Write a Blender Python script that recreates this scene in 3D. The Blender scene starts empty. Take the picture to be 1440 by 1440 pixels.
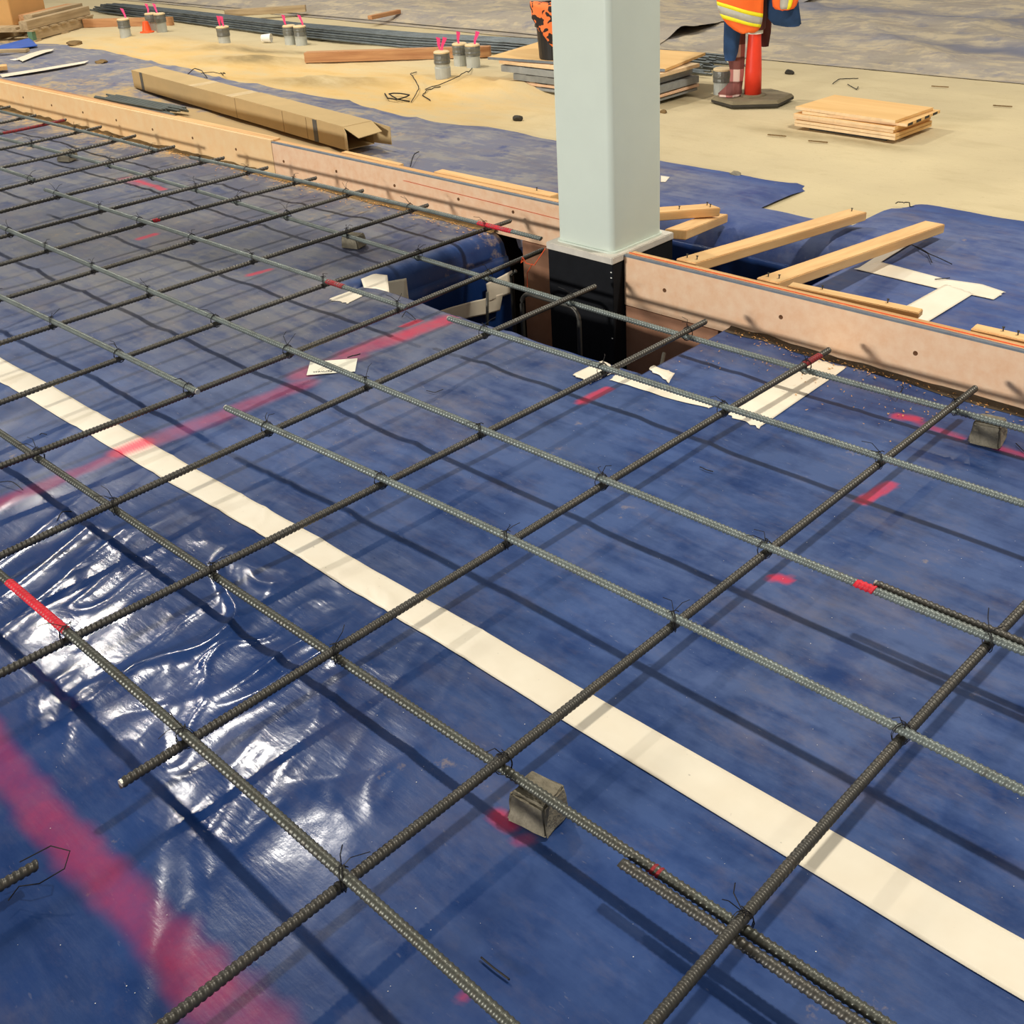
import bpy, bmesh, math, random
import numpy as np
from mathutils import Vector, Matrix
random.seed(7)
C = bpy.context.scene
COL = C.collection

# ------------------------------------------------------------------ camera, world, lamps, exposure
HC = 1.62                                   # eye height above the sheet; +x along the form boards, +y away across them
FPX, PX, PY = 1614.59, 720.0, 540.0
R = np.array([[0.71634871, 0.6956752, -0.05367066],
              [0.26197771, -0.33945952, -0.90340186],
              [-0.64669329, 0.63309024, -0.42542278]])
cd = bpy.data.cameras.new('camera')
cam = bpy.data.objects.new('camera', cd)
COL.objects.link(cam)
cd.sensor_width = 36
cd.lens = FPX / 1440 * 36
cd.shift_y = -0.125
cd.clip_end = 200
m = Matrix([[R[0][i], -R[1][i], -R[2][i], (0, 0, HC)[i]] for i in range(3)] + [[0, 0, 0, 1]])
cam.matrix_world = m
C.camera = cam

w = bpy.data.worlds.new('hall_ambient')
C.world = w
w.use_nodes = True
w.node_tree.nodes['Background'].inputs[0].default_value = (1.0, 0.98, 0.95, 1)
w.node_tree.nodes['Background'].inputs[1].default_value = 0.24


def lamp(name, loc, target, size, power, col=(1, 0.945, 0.85), shape='DISK', size_y=None):
    d = bpy.data.lights.new(name, 'AREA')
    d.shape = shape
    d.size = size
    if size_y:
        d.size_y = size_y
    d.energy = power
    d.color = col
    o = bpy.data.objects.new(name, d)
    COL.objects.link(o)
    o.location = loc
    o.rotation_euler = (Vector(target) - Vector(loc)).to_track_quat('-Z', 'Y').to_euler()
    return o


# the hall's row of high-bay lamps, parallel to the form boards
for x, p in ((5.6, 100), (0.3, 420), (-8.6, 330), (-12.6, 260)):
    lamp('high_bay_lamp', (x, 4.5, 7.2), (x, 4.5, 0), 0.42, p)
for x in (-14.4, -7.0, 0.3):  # added unseen fill lamps that brighten the far background
    lamp('far_fill_light', (x, 16.5, 7.2), (x, 16.5, 0), 0.5, 170)
# added low light behind the camera for board shadows and front faces, source unseen
lamp('added_low_light', (-6.0, -13.0, 3.1), (-2.5, 3, 0.3), 1.9, 1850, (1, 0.98, 0.94), 'RECTANGLE', 0.9)

vs = C.view_settings
vs.view_transform = 'Standard'
vs.look = 'None'
vs.exposure = 0.0
vs.gamma = 1.0
vs.use_curve_mapping = False


# ------------------------------------------------------------------ helpers
def at(px, py, z=0.0):
    """point of the horizontal plane at height z that the photograph shows at this pixel"""
    d = R.T @ np.array([(px - PX) / FPX, (py - PY) / FPX, 1])
    return Vector(d * ((z - HC) / d[2]) + np.array([0, 0, HC]))


def lin(r, g, b, k=1.0):
    f = lambda c: (c / 255 / 12.92 if c <= 10.31 else ((c / 255 + 0.055) / 1.055) ** 2.4)
    return (f(r) * k, f(g) * k, f(b) * k, 1)


class NT:
    def __init__(s, name):
        s.m = bpy.data.materials.new(name)
        s.m.use_nodes = True
        s.t = s.m.node_tree
        s.b = s.t.nodes['Principled BSDF']

    def n(s, typ, **kw):
        x = s.t.nodes.new(typ)
        for k, v in kw.items():
            setattr(x, k, v)
        return x

    def l(s, a, b):
        s.t.links.new(a, b)

    def coords(s, scale=(1, 1, 1), rot=(0, 0, 0)):
        tc = s.n('ShaderNodeTexCoord')
        mp = s.n('ShaderNodeMapping')
        mp.inputs['Scale'].default_value = scale
        mp.inputs['Rotation'].default_value = rot
        s.l(tc.outputs['Object'], mp.inputs[0])
        return mp.outputs[0]

    def noise(s, vec, scale, detail=4, rough=0.55, dist=0):
        x = s.n('ShaderNodeTexNoise')
        x.inputs['Scale'].default_value = scale
        x.inputs['Detail'].default_value = detail
        x.inputs['Roughness'].default_value = rough
        x.inputs['Distortion'].default_value = dist
        s.l(vec, x.inputs['Vector'])
        return x.outputs['Fac']

    def ramp(s, fac, lo, hi, a=0.0, b=1.0):
        x = s.n('ShaderNodeMapRange')
        x.inputs['From Min'].default_value = lo
        x.inputs['From Max'].default_value = hi
        x.inputs['To Min'].default_value = a
        x.inputs['To Max'].default_value = b
        s.l(fac, x.inputs['Value'])
        return x.outputs[0]

    def math(s, op, a, b=None):
        x = s.n('ShaderNodeMath', operation=op)
        x.use_clamp = op in ('ADD', 'MULTIPLY', 'SUBTRACT')
        for i, v in enumerate((a, b)):
            if v is None:
                continue
            if isinstance(v, (int, float)):
                x.inputs[i].default_value = v
            else:
                s.l(v, x.inputs[i])
        return x.outputs[0]

    def mix(s, fac, a, b):
        x = s.n('ShaderNodeMix', data_type='RGBA')
        if isinstance(fac, (int, float)):
            x.inputs[0].default_value = fac
        else:
            s.l(fac, x.inputs[0])
        for i, v in ((6, a), (7, b)):
            if isinstance(v, tuple):
                x.inputs[i].default_value = v
            else:
                s.l(v, x.inputs[i])
        return x.outputs[2]

    def bump(s, h, strength, dist=0.01):
        x = s.n('ShaderNodeBump')
        x.inputs['Strength'].default_value = strength
        x.inputs['Distance'].default_value = dist
        s.l(h, x.inputs['Height'])
        s.l(x.outputs[0], s.b.inputs['Normal'])

    def base(s, c):
        if isinstance(c, tuple):
            s.b.inputs['Base Color'].default_value = c
        else:
            s.l(c, s.b.inputs['Base Color'])


def mat(name, col, rough=0.6, var=0.15, scale=14, bump=0.15, metal=0.0, spec=0.4, col2=None, stretch=(1, 1, 1)):
    t = NT(name)
    v = t.coords(stretch)
    f = t.noise(v, scale, 5, 0.6)
    a = tuple(c * (1 - var) for c in col[:3]) + (1,)
    b = col2 or tuple(min(1, c * (1 + var)) for c in col[:3]) + (1,)
    t.base(t.mix(t.ramp(f, 0.3, 0.7), a, b))
    t.b.inputs['Roughness'].default_value = rough
    t.b.inputs['Metallic'].default_value = metal
    t.b.inputs['Specular IOR Level'].default_value = spec
    if bump:
        t.bump(t.noise(v, scale * 4, 3), bump, 0.004)
    return t.m


def wood(name, col, dark, axis=0, scale=9, rough=0.7):
    st = [14, 14, 14]
    st[axis] = 0.9
    t = NT(name)
    v = t.coords(tuple(st))
    f = t.noise(v, scale / 8, 6, 0.65, 0.6)
    g = t.noise(t.coords((1, 1, 1)), 3.0, 3)
    c = t.mix(t.ramp(f, 0.38, 0.68), col, dark)
    c = t.mix(t.ramp(g, 0.4, 0.8, 0, 0.35), c, tuple(x * 0.8 for x in col[:3]) + (1,))
    t.base(c)
    t.b.inputs['Roughness'].default_value = rough
    t.b.inputs['Specular IOR Level'].default_value = 0.25
    t.bump(f, 0.2, 0.003)
    return t.m


class MB:
    def __init__(s):
        s.v, s.f = [], []

    def add(s, vs_, fs_):
        o = len(s.v)
        s.v += [tuple(map(float, p)) for p in vs_]
        s.f += [tuple(i + o for i in f) for f in fs_]
        return s

    def box(s, lo, hi):
        (a, b, c), (d, e, f) = lo, hi
        return s.add([(a, b, c), (d, b, c), (d, e, c), (a, e, c), (a, b, f), (d, b, f), (d, e, f), (a, e, f)],
                     [(0, 3, 2, 1), (4, 5, 6, 7), (0, 1, 5, 4), (1, 2, 6, 5), (2, 3, 7, 6), (3, 0, 4, 7)])

    def hexa(s, eight):
        return s.add(eight, [(0, 3, 2, 1), (4, 5, 6, 7), (0, 1, 5, 4), (1, 2, 6, 5), (2, 3, 7, 6), (3, 0, 4, 7)])

    def beam(s, p0, p1, wid, hgt, roll=0.0):
        """timber from p0 to p1 (centre line), wid across, hgt up"""
        p0, p1 = Vector(p0), Vector(p1)
        d = (p1 - p0).normalized()
        side = d.cross(Vector((0, 0, 1)))
        side = side.normalized() if side.length > 1e-4 else Vector((1, 0, 0))
        up = side.cross(d)
        if roll:
            q = Matrix.Rotation(roll, 3, d)
            side, up = q @ side, q @ up
        a, b = side * wid / 2, up * hgt / 2
        return s.hexa([p0 - a - b, p1 - a - b, p1 + a - b, p0 + a - b, p0 - a + b, p1 - a + b, p1 + a + b, p0 + a + b])

    def poly(s, pts, z0, z1):
        n = len(pts)
        vv = [(p[0], p[1], z0) for p in pts] + [(p[0], p[1], z1) for p in pts]
        ff = [tuple(range(n - 1, -1, -1)), tuple(range(n, 2 * n))] + [(i, (i + 1) % n, n + (i + 1) % n, n + i) for i in range(n)]
        return s.add(vv, ff)

    def tube(s, pts, r, sides=6, caps=True):
        pts = [Vector(p) for p in pts]
        n = len(pts)
        rr = r if isinstance(r, (list, tuple)) else [r] * n
        vv, ff = [], []
        ref = Vector((0, 0, 1))
        for i, p in enumerate(pts):
            d = (pts[min(i + 1, n - 1)] - pts[max(i - 1, 0)])
            d = d.normalized() if d.length > 1e-9 else Vector((1, 0, 0))
            a = d.cross(ref)
            if a.length < 0.15:
                a = d.cross(Vector((0.3, 1, 0)))
            a.normalize()
            b = a.cross(d)
            for k in range(sides):
                t = 2 * math.pi * k / sides
                vv.append(p + (a * math.cos(t) + b * math.sin(t)) * rr[i])
        for i in range(n - 1):
            for k in range(sides):
                k2 = (k + 1) % sides
                ff.append((i * sides + k, i * sides + k2, (i + 1) * sides + k2, (i + 1) * sides + k))
        if caps:
            ff.append(tuple(range(sides - 1, -1, -1)))
            ff.append(tuple(range((n - 1) * sides, n * sides)))
        return s.add(vv, ff)

    def lathe(s, prof, c=(0, 0, 0), sides=20, caps=True):
        vv, ff = [], []
        n = len(prof)
        for r, z in prof:
            for k in range(sides):
                t = 2 * math.pi * k / sides
                vv.append((c[0] + r * math.cos(t), c[1] + r * math.sin(t), c[2] + z))
        for i in range(n - 1):
            for k in range(sides):
                k2 = (k + 1) % sides
                ff.append((i * sides + k, i * sides + k2, (i + 1) * sides + k2, (i + 1) * sides + k))
        if caps:
            ff.append(tuple(range(sides - 1, -1, -1)))
            ff.append(tuple(range((n - 1) * sides, n * sides)))
        return s.add(vv, ff)

    def loft(s, levels, sides=20, fold=0.0, nf=5, ph=0.0):
        """levels: (cx, cy, z, half width, half depth)"""
        vv, ff = [], []
        for i, (cx, cy, z, a, b) in enumerate(levels):
            for k in range(sides):
                t = 2 * math.pi * k / sides
                q = 1 + fold * math.sin(nf * t + ph + i * 0.55)
                vv.append((cx + a * q * math.cos(t), cy + b * q * math.sin(t), z))
        n = len(levels)
        for i in range(n - 1):
            for k in range(sides):
                k2 = (k + 1) % sides
                ff.append((i * sides + k, i * sides + k2, (i + 1) * sides + k2, (i + 1) * sides + k))
        ff.append(tuple(range(sides)))
        ff.append(tuple(range((n - 1) * sides, n * sides)))
        return s.add(vv, ff)

    def grid(s, P, keep=None):
        """P: array (ny, nx, 3)"""
        ny, nx = P.shape[:2]
        ff = []
        for j in range(ny - 1):
            for i in range(nx - 1):
                if keep is None or keep[j, i]:
                    a = j * nx + i
                    ff.append((a, a + 1, a + nx + 1, a + nx))
        return s.add(P.reshape(-1, 3), ff)


def obj(name, mb, mt, parent=None, smooth=False, local=False, bevel=0.0, recenter=True):
    vv = np.array(mb.v, dtype=float).reshape(-1, 3)
    loc = Vector((0, 0, 0))
    if parent is None and recenter:
        loc = Vector(((vv[:, 0].min() + vv[:, 0].max()) / 2, (vv[:, 1].min() + vv[:, 1].max()) / 2, vv[:, 2].min()))
        vv = vv - np.array(loc)
    elif parent is not None and not local:
        p = parent
        off = Vector((0, 0, 0))
        while p:
            off = off + p.location
            p = p.parent
        vv = vv - np.array(off)
    me = bpy.data.meshes.new(name)
    me.from_pydata(vv.tolist(), [], mb.f)
    if bevel:
        bm = bmesh.new()
        bm.from_mesh(me)
        bmesh.ops.bevel(bm, geom=bm.edges[:], offset=bevel, segments=2, affect='EDGES', clamp_overlap=True)
        bm.to_mesh(me)
        bm.free()
    me.update()
    if smooth:
        me.polygons.foreach_set('use_smooth', [True] * len(me.polygons))
    if mt:
        me.materials.append(mt)
    o = bpy.data.objects.new(name, me)
    o.location = loc
    COL.objects.link(o)
    if parent:
        o.parent = parent
    return o


def tag(o, label=None, cat=None, group=None, kind=None):
    if label:
        o['label'] = label
    if cat:
        o['category'] = cat
    if group:
        o['group'] = group
    if kind:
        o['kind'] = kind
    return o


def thing(name, label, cat, loc=(0, 0, 0), rotz=0.0, group=None):
    o = bpy.data.objects.new(name, None)
    o.empty_display_size = 0.1
    COL.objects.link(o)
    o.location = loc
    o.rotation_euler = (0, 0, rotz)
    return tag(o, label, cat, group)


# ---- smooth value noise for the lie of sheets and sand
_rng = np.random.RandomState(3)
_tab = _rng.rand(256, 256)


def vnoise(x, y, seed=0):
    x = np.asarray(x, float) + seed * 17.31
    y = np.asarray(y, float) + seed * 9.77
    xi = np.floor(x).astype(int)
    yi = np.floor(y).astype(int)
    fx, fy = x - xi, y - yi
    fx = fx * fx * fx * (fx * (fx * 6 - 15) + 10)
    fy = fy * fy * fy * (fy * (fy * 6 - 15) + 10)
    g = lambda a, b: _tab[a & 255, b & 255]
    return (g(xi, yi) * (1 - fx) + g(xi + 1, yi) * fx) * (1 - fy) + (g(xi, yi + 1) * (1 - fx) + g(xi + 1, yi + 1) * fx) * fy


def sstep(a, b, x):
    t = np.clip((np.asarray(x, float) - a) / (b - a), 0, 1)
    return t * t * (3 - 2 * t)


def ridge(x, y, seed):
    return (1 - np.abs(2 * vnoise(x, y, seed) - 1)) ** 3


PIT = (-3.60, -2.145, 2.70, 4.20)            # x0, x1, y0, y1 of the footing pit


def hgt(x, y):
    """height of the lying vapour barrier"""
    x = np.asarray(x, float)
    y = np.asarray(y, float)
    left = sstep(-0.9, -2.4, x)
    h = 0.009 * vnoise(x * 2.2, y * 1.6, 1) + 0.004 * vnoise(x * 6, y * 4, 2)
    h = h * (0.45 + 0.55 * left)
    # long folds that run across the strip, towards the boards
    u = x * 0.92 + y * 0.42
    v = -x * 0.42 + y * 0.92
    h = h + 0.010 * left * ridge(u * 3.1, v * 0.55, 3) * sstep(1.0, 1.9, y)
    h = h + 0.004 * left * ridge(u * 9.0, v * 1.1, 4)
    # crumpled loose patch
    cr = np.exp(-(((x + 2.0) / 0.60) ** 2 + ((y - 0.95) / 0.38) ** 2))
    h = h + cr * (0.013 * ridge(u * 4.6 + 2.2 * vnoise(x * 4, y * 4, 9), v * 2.2, 5) + 0.0045 * ridge(u * 11 + 2 * vnoise(x * 7, y * 7, 12), v * 5, 6) + 0.0016 * ridge(u * 26, v * 15, 8) * vnoise(x * 4, y * 4, 14))
    h = h + 0.012 * np.exp(-(((x + 1.25) * 0.6 + (y - 0.35) * 0.8) / 0.05) ** 2) * sstep(-0.9, -1.2, x) * sstep(0.75, 0.45, y)
    # lies flat where blocks and edges hold it down
    e = sstep(0.0, 0.12, 3.55 - y)
    return h * (0.3 + 0.7 * e)


# ------------------------------------------------------------------ materials
def sheet_material(name, blue, dust, rough=0.30, haze=(0.13, 0.225, 0.50, 1), streak=(1.2, 7, 1), rot=(0, 0, math.radians(-24))):
    t = NT(name)
    at_ = t.n('ShaderNodeAttribute', attribute_name='masks')
    sp = t.n('ShaderNodeSeparateColor')
    t.l(at_.outputs['Color'], sp.inputs[0])
    paint, dmask, sand = sp.outputs[0], sp.outputs[1], sp.outputs[2]
    v = t.coords((1, 1, 1))
    vs_ = t.coords(streak, rot)
    n1 = t.noise(v, 3.2, 6, 0.62)
    n2 = t.noise(vs_, 2.4, 5, 0.6, 0.4)
    n3 = t.noise(v, 16, 5, 0.7)
    n = t.math('ADD', t.math('MULTIPLY', n1, 0.45), t.math('ADD', t.math('MULTIPLY', n2, 0.35), t.math('MULTIPLY', n3, 0.2)))
    d = t.math('MULTIPLY', t.ramp(n, 0.40, 0.60), 1.0)
    df = t.math('MULTIPLY', t.math('ADD', t.math('MULTIPLY', d, 1.15), 0.12), dmask)
    blue2 = t.mix(t.ramp(t.noise(v, 1.3, 3), 0.35, 0.65), blue, tuple(c * 0.72 for c in blue[:3]) + (1,))
    dust = t.mix(t.ramp(dmask, 0.3, 0.7), haze, dust)
    df = t.math('MAXIMUM', df, t.ramp(dmask, 0.55, 1.0, 0.0, 0.62))
    c = t.mix(df, blue2, dust)
    br = t.ramp(t.math('ADD', t.math('MULTIPLY', t.noise(t.coords((1, 2.2, 1), (0, 0, 0.5)), 5.5, 6, 0.72), .6), t.math('MULTIPLY', t.noise(v, 1.7, 3), .4)), 0.50, 0.66, 0, 0.42)
    c = t.mix(t.math('MULTIPLY', br, t.math('ADD', t.math('MULTIPLY', dmask, 1.3), 0.22)), c, lin(136, 122, 116))
    dk = t.ramp(t.noise(v, 4.6, 5, 0.65), 0.56, 0.68, 0, 0.55)
    c = t.mix(dk, c, blue)
    # pale specks and scuffs
    sc = t.ramp(t.noise(t.coords((1, 3, 1), (0, 0, 0.7)), 38, 3, 0.5), 0.69, 0.76, 0, 0.35)
    c = t.mix(t.math('MULTIPLY', sc, t.math('ADD', dmask, 0.15)), c, lin(190, 180, 170))
    # sand lying on it
    sn = t.math('ADD', t.math('MULTIPLY', n3, 0.5), t.math('MULTIPLY', n1, 0.5))
    sf = t.ramp(t.math('SUBTRACT', t.math('ADD', sn, sand), 0.62), 0.0, 0.16, 0, 0.92)
    c = t.mix(sf, c, lin(214, 182, 128, 0.8))
    pf = t.math('MULTIPLY', paint, t.ramp(t.math('ADD', t.math('MULTIPLY', t.noise(v, 26, 5, 0.7), .5), t.math('MULTIPLY', t.noise(v, 6, 4, 0.6), .5)), 0.36, 0.6, 0.6, 1.0))
    c = t.mix(pf, c, lin(222, 54, 82, 0.9))
    t.base(c)
    ga = t.n('ShaderNodeAttribute', attribute_name='gloss')
    rg = t.math('SUBTRACT', t.math('ADD', t.math('MULTIPLY', df, 0.55), rough), t.math('MULTIPLY', ga.outputs['Fac'], 0.20))
    t.l(t.ramp(rg, 0.0, 1.0, 0.085, 1.0), t.b.inputs['Roughness'])
    t.b.inputs['Specular IOR Level'].default_value = 0.25
    t.bump(t.math('ADD', t.math('MULTIPLY', n3, 0.5), t.math('MULTIPLY', t.noise(vs_, 9, 3), 0.5)), 0.14, 0.006)
    return t.m


M = {}
M['sheet'] = sheet_material('blue_barrier', (0.009, 0.037, 0.150, 1), lin(142, 141, 142, 0.80), 0.24)
M['sheet_back'] = sheet_material('blue_barrier_dusty', (0.022, 0.055, 0.22, 1), lin(168, 164, 160, 0.80), 0.40)
M['poly'] = sheet_material('dusty_poly', (0.18, 0.19, 0.25, 1), lin(204, 188, 158, 0.9), 0.55, (0.2, 0.2, 0.26, 1), (1.0, 5, 1), (0, 0, 0.15))


def tape_mat():
    t = NT('cream_tape')
    a = t.n('ShaderNodeAttribute', attribute_name='masks')
    sp = t.n('ShaderNodeSeparateColor')
    t.l(a.outputs['Color'], sp.inputs[0])
    v = t.coords()
    n = t.noise(v, 7, 4)
    c = t.mix(t.ramp(n, 0.35, 0.75), lin(248, 237, 213), lin(240, 226, 199))
    c = t.mix(t.ramp(t.noise(v, 60, 2), 0.72, 0.78, 0, 0.4), c, lin(120, 105, 85))
    c = t.mix(sp.outputs[0], c, lin(246, 66, 96))
    t.base(c)
    t.b.inputs['Roughness'].default_value = 0.42
    return t.m


M['tape'] = tape_mat()


def steel_mat(name, a, b, rough=0.42, metal=0.55):
    t = NT(name)
    v = t.coords((1, 1, 1))
    f = t.noise(v, 9, 5, 0.7)
    c = t.mix(t.ramp(f, 0.3, 0.7), a, b)
    c = t.mix(t.ramp(t.noise(v, 55, 3), 0.55, 0.75, 0, 0.5), c, lin(88, 76, 62))
    t.base(c)
    t.b.inputs['Roughness'].default_value = rough
    t.b.inputs['Metallic'].default_value = metal
    return t.m


M['rebar_dark'] = steel_mat('dark_rebar_steel', lin(74, 72, 66), lin(92, 88, 80))
M['rebar_mid'] = steel_mat('grey_rebar_steel', lin(96, 98, 88), lin(82, 80, 72), 0.4, 0.5)
M['rebar_pale'] = steel_mat('pale_rebar_steel', lin(122, 130, 124), lin(98, 103, 97), 0.4, 0.3)
M['rebar_bundle'] = steel_mat('bundle_rebar_steel', lin(128, 136, 136), lin(88, 94, 96), 0.42, 0.5)
M['cut'] = mat('cut_steel', lin(200, 195, 180), 0.4, metal=0.6, bump=0)
M['wire'] = mat('black_annealed_wire', lin(34, 32, 32), 0.55, bump=0, metal=0.3)
M['red'] = mat('red_marking_paint', lin(214, 38, 52), 0.55, 0.2, 30, 0.1)
M['pink'] = mat('pink_flagging', (1.0, 0.07, 0.25, 1), 0.5, 0.08, bump=0)
M['darkred'] = mat('dull_red_marking_paint', lin(150, 40, 44), 0.55, 0.3, 40, 0.1)
M['concrete'] = mat('rough_concrete', lin(138, 130, 112), 0.95, 0.3, 30, 0.9, spec=0.1)
M['column'] = mat('pale_green_grey_paint', lin(216, 225, 210), 0.42, 0.03, 4, 0.03)
M['steel_plate'] = mat('dusty_primed_steel', lin(214, 206, 190), 0.6, 0.15, 12, 0.2)
M['black'] = mat('black_felt_wrap', lin(22, 23, 26), 0.85, 0.2, 20, 0.1, spec=0.2)
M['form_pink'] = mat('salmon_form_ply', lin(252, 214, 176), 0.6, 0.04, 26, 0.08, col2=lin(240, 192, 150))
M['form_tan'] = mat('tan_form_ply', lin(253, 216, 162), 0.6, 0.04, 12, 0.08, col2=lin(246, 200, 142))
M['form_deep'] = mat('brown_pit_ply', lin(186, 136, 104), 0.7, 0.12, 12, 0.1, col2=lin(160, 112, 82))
M['edge_grey'] = mat('blue_grey_edge_paint', lin(116, 124, 130), 0.6, 0.15, 20, 0.1)
M['pine'] = wood('pine_x', lin(240, 196, 132), lin(214, 160, 100), 1)
M['pine_x'] = wood('pine_along_x', lin(238, 192, 134), lin(206, 152, 96), 0)
M['fir'] = wood('fir_timber', lin(206, 156, 108), lin(160, 106, 70), 0)
M['old_wood'] = wood('weathered_timber', lin(196, 172, 134), lin(150, 126, 92), 0)
M['ply'] = wood('plywood_face', lin(240, 198, 134), lin(226, 178, 112), 0, 4)
M['ply_edge'] = mat('plywood_edge', lin(240, 208, 162), 0.7, 0.1, 20, 0.2)
M['panel_grey'] = mat('grey_panel_edge', lin(150, 152, 148), 0.7, 0.14, 20, 0.2)
M['card'] = mat('cardboard', lin(196, 168, 120), 0.85, 0.06, 5, 0.05, spec=0.2)
M['carton'] = mat('orange_carton', lin(216, 166, 104), 0.85, 0.05, 5, 0.05, spec=0.2)
M['card_dark'] = mat('cardboard_inside', lin(70, 56, 42), 0.9, bump=0)
M['card_seam'] = mat('cardboard_seam', lin(150, 124, 84), 0.9, bump=0)
M['bandgrey'] = mat('grey_band', lin(92, 90, 84), 0.6, bump=0)
M['conduit'] = mat('grey_pvc', lin(186, 188, 178), 0.45, 0.1, 9, 0.05)
M['duct'] = mat('duct_tape', lin(116, 116, 108), 0.38, 0.25, 24, 0.5, metal=0.2)
M['conduit_cap'] = mat('pale_pvc_cap', lin(232, 206, 158), 0.6, 0.05, bump=0)
M['orange'] = mat('orange_plastic', lin(250, 96, 40), 0.45, 0.06, bump=0)
M['post_red'] = mat('red_orange_post', lin(240, 66, 42), 0.38, 0.08, 6, 0.03)
M['rubber'] = mat('dusty_rubber', lin(122, 110, 84), 0.85, 0.15, 16, 0.3)
M['rubber_dark'] = mat('dark_rubber', lin(62, 58, 50), 0.85, 0.15, 16, 0.2)
M['vest'] = mat('hi_vis_orange_cloth', (1.0, 0.16, 0.02, 1), 0.7, 0.06, 8, 0.1)
M['lime'] = mat('lime_tape', (0.95, 0.85, 0.02, 1), 0.6, 0.04, bump=0)
M['silver'] = mat('silver_reflective_tape', lin(186, 182, 168), 0.45, 0.08, 20, 0.1)
M['navy'] = mat('navy_cloth', lin(34, 62, 98), 0.85, 0.25, 10, 0.3)
M['maroon'] = mat('maroon_cloth', lin(92, 48, 46), 0.85, 0.2, 10, 0.3)
M['white'] = mat('white_plastic', lin(240, 236, 224), 0.5, 0.03, bump=0)
M['black_plastic'] = mat('black_plastic', lin(38, 38, 40), 0.38, 0.2, 8, 0.1)
M['green'] = mat('green_paint', lin(94, 128, 100), 0.7, 0.2, 10, 0.2)
M['dirt'] = mat('dark_soil', lin(128, 104, 70), 0.95, 0.25, 18, 0.6, spec=0.1)
M['pitsoil_shade'] = mat('soil_and_shade', lin(84, 72, 58), 0.95, 0.25, 18, 0.6, spec=0.1)  # pit soil; also colours the painted shade strip at the right board
M['sawdust'] = mat('sawdust', lin(214, 160, 96), 0.9, 0.2, 18, 0.2, spec=0.1)
M['bluetarp'] = mat('bright_blue_tarp', lin(58, 98, 180), 0.5, 0.1, 6, 0.1)
M['string'] = mat('orange_mason_string', lin(232, 92, 44), 0.7, bump=0)
M['paper'] = mat('white_card', lin(250, 244, 222), 0.6, 0.02, bump=0)
M['ink'] = mat('grey_ink', lin(70, 70, 72), 0.7, bump=0)
M['ink_pale'] = mat('pale_ink', lin(226, 218, 196), 0.7, bump=0)
M['rust'] = mat('rusty_screw', lin(110, 70, 36), 0.7, 0.3, 60, 0.2)
M['tan_band'] = mat('tan_packing_tape', lin(214, 188, 142), 0.5, bump=0)


def plaid():
    t = NT('maroon_plaid_cloth')
    tc = t.n('ShaderNodeTexCoord')
    s = t.n('ShaderNodeSeparateXYZ')
    t.l(tc.outputs['Object'], s.inputs[0])

    def stripe(o, per, off=0.0):
        a = t.math('MULTIPLY', o, 1.0)
        x = t.n('ShaderNodeMath', operation='MODULO')
        y = t.n('ShaderNodeMath', operation='ADD')
        t.l(o, y.inputs[0])
        y.inputs[1].default_value = 10 + off
        t.l(y.outputs[0], x.inputs[0])
        x.inputs[1].default_value = per
        return t.ramp(x.outputs[0], per * 0.48, per * 0.52)
    hz = stripe(s.outputs['Z'], 0.155, 0.02)
    hx = stripe(s.outputs['X'], 0.085, 0.03)
    c = t.mix(hz, lin(104, 56, 50), lin(172, 104, 98))
    c2 = t.mix(hz, lin(126, 72, 64), lin(230, 206, 190))
    t.base(t.mix(t.math('MULTIPLY', hx, 0.75), c, c2))
    t.b.inputs['Roughness'].default_value = 0.85
    return t.m


M['plaid'] = plaid()


def sand_mat():
    t = NT('packed_sand')
    v = t.coords()
    n1 = t.noise(v, 0.55, 6, 0.6)
    n2 = t.noise(t.coords((1, 2.6, 1), (0, 0, 0.1)), 1.6, 6, 0.65)
    n3 = t.noise(v, 34, 4, 0.7)
    a = t.n('ShaderNodeAttribute', attribute_name='masks')
    sp = t.n('ShaderNodeSeparateColor')
    t.l(a.outputs['Color'], sp.inputs[0])
    c = t.mix(t.ramp(n1, 0.35, 0.65), lin(198, 182, 146), lin(214, 197, 156))
    c = t.mix(t.math('MULTIPLY', sp.outputs[0], t.ramp(n2, 0.25, 0.6)), c, lin(226, 188, 122))
    c = t.mix(t.math('MULTIPLY', sp.outputs[1], t.ramp(n2, 0.3, 0.6)), c, lin(138, 122, 90))
    c = t.mix(t.ramp(n2, 0.52, 0.75, 0, 0.32), c, lin(164, 146, 106))
    c = t.mix(t.ramp(n3, 0.6, 0.75, 0, 0.25), c, lin(150, 130, 92))
    t.base(c)
    t.b.inputs['Roughness'].default_value = 0.95
    t.b.inputs['Specular IOR Level'].default_value = 0.1
    t.bump(t.math('ADD', t.math('MULTIPLY', n3, 0.4), t.math('MULTIPLY', n2, 0.6)), 0.5, 0.01)
    return t.m


M['sand'] = sand_mat()


def set_gloss(o, g):
    a = o.data.attributes.new('gloss', 'FLOAT', 'POINT')
    a.data.foreach_set('value', np.clip(g, 0, 1).astype(np.float32))


def set_masks(o, rgb):
    ca = o.data.color_attributes.new('masks', 'FLOAT_COLOR', 'POINT')
    n = len(o.data.vertices)
    buf = np.ones((n, 4), dtype=np.float32)
    buf[:, :3] = np.clip(rgb, 0, 1)
    ca.data.foreach_set('color', buf.ravel())


def world_xy(o):
    n = len(o.data.vertices)
    c = np.zeros(n * 3, dtype=np.float32)
    o.data.vertices.foreach_get('co', c)
    c = c.reshape(-1, 3).astype(float)
    q = o
    while q:
        c = c + np.array(q.location)
        q = q.parent
    return c[:, 0], c[:, 1], c[:, 2]


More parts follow.
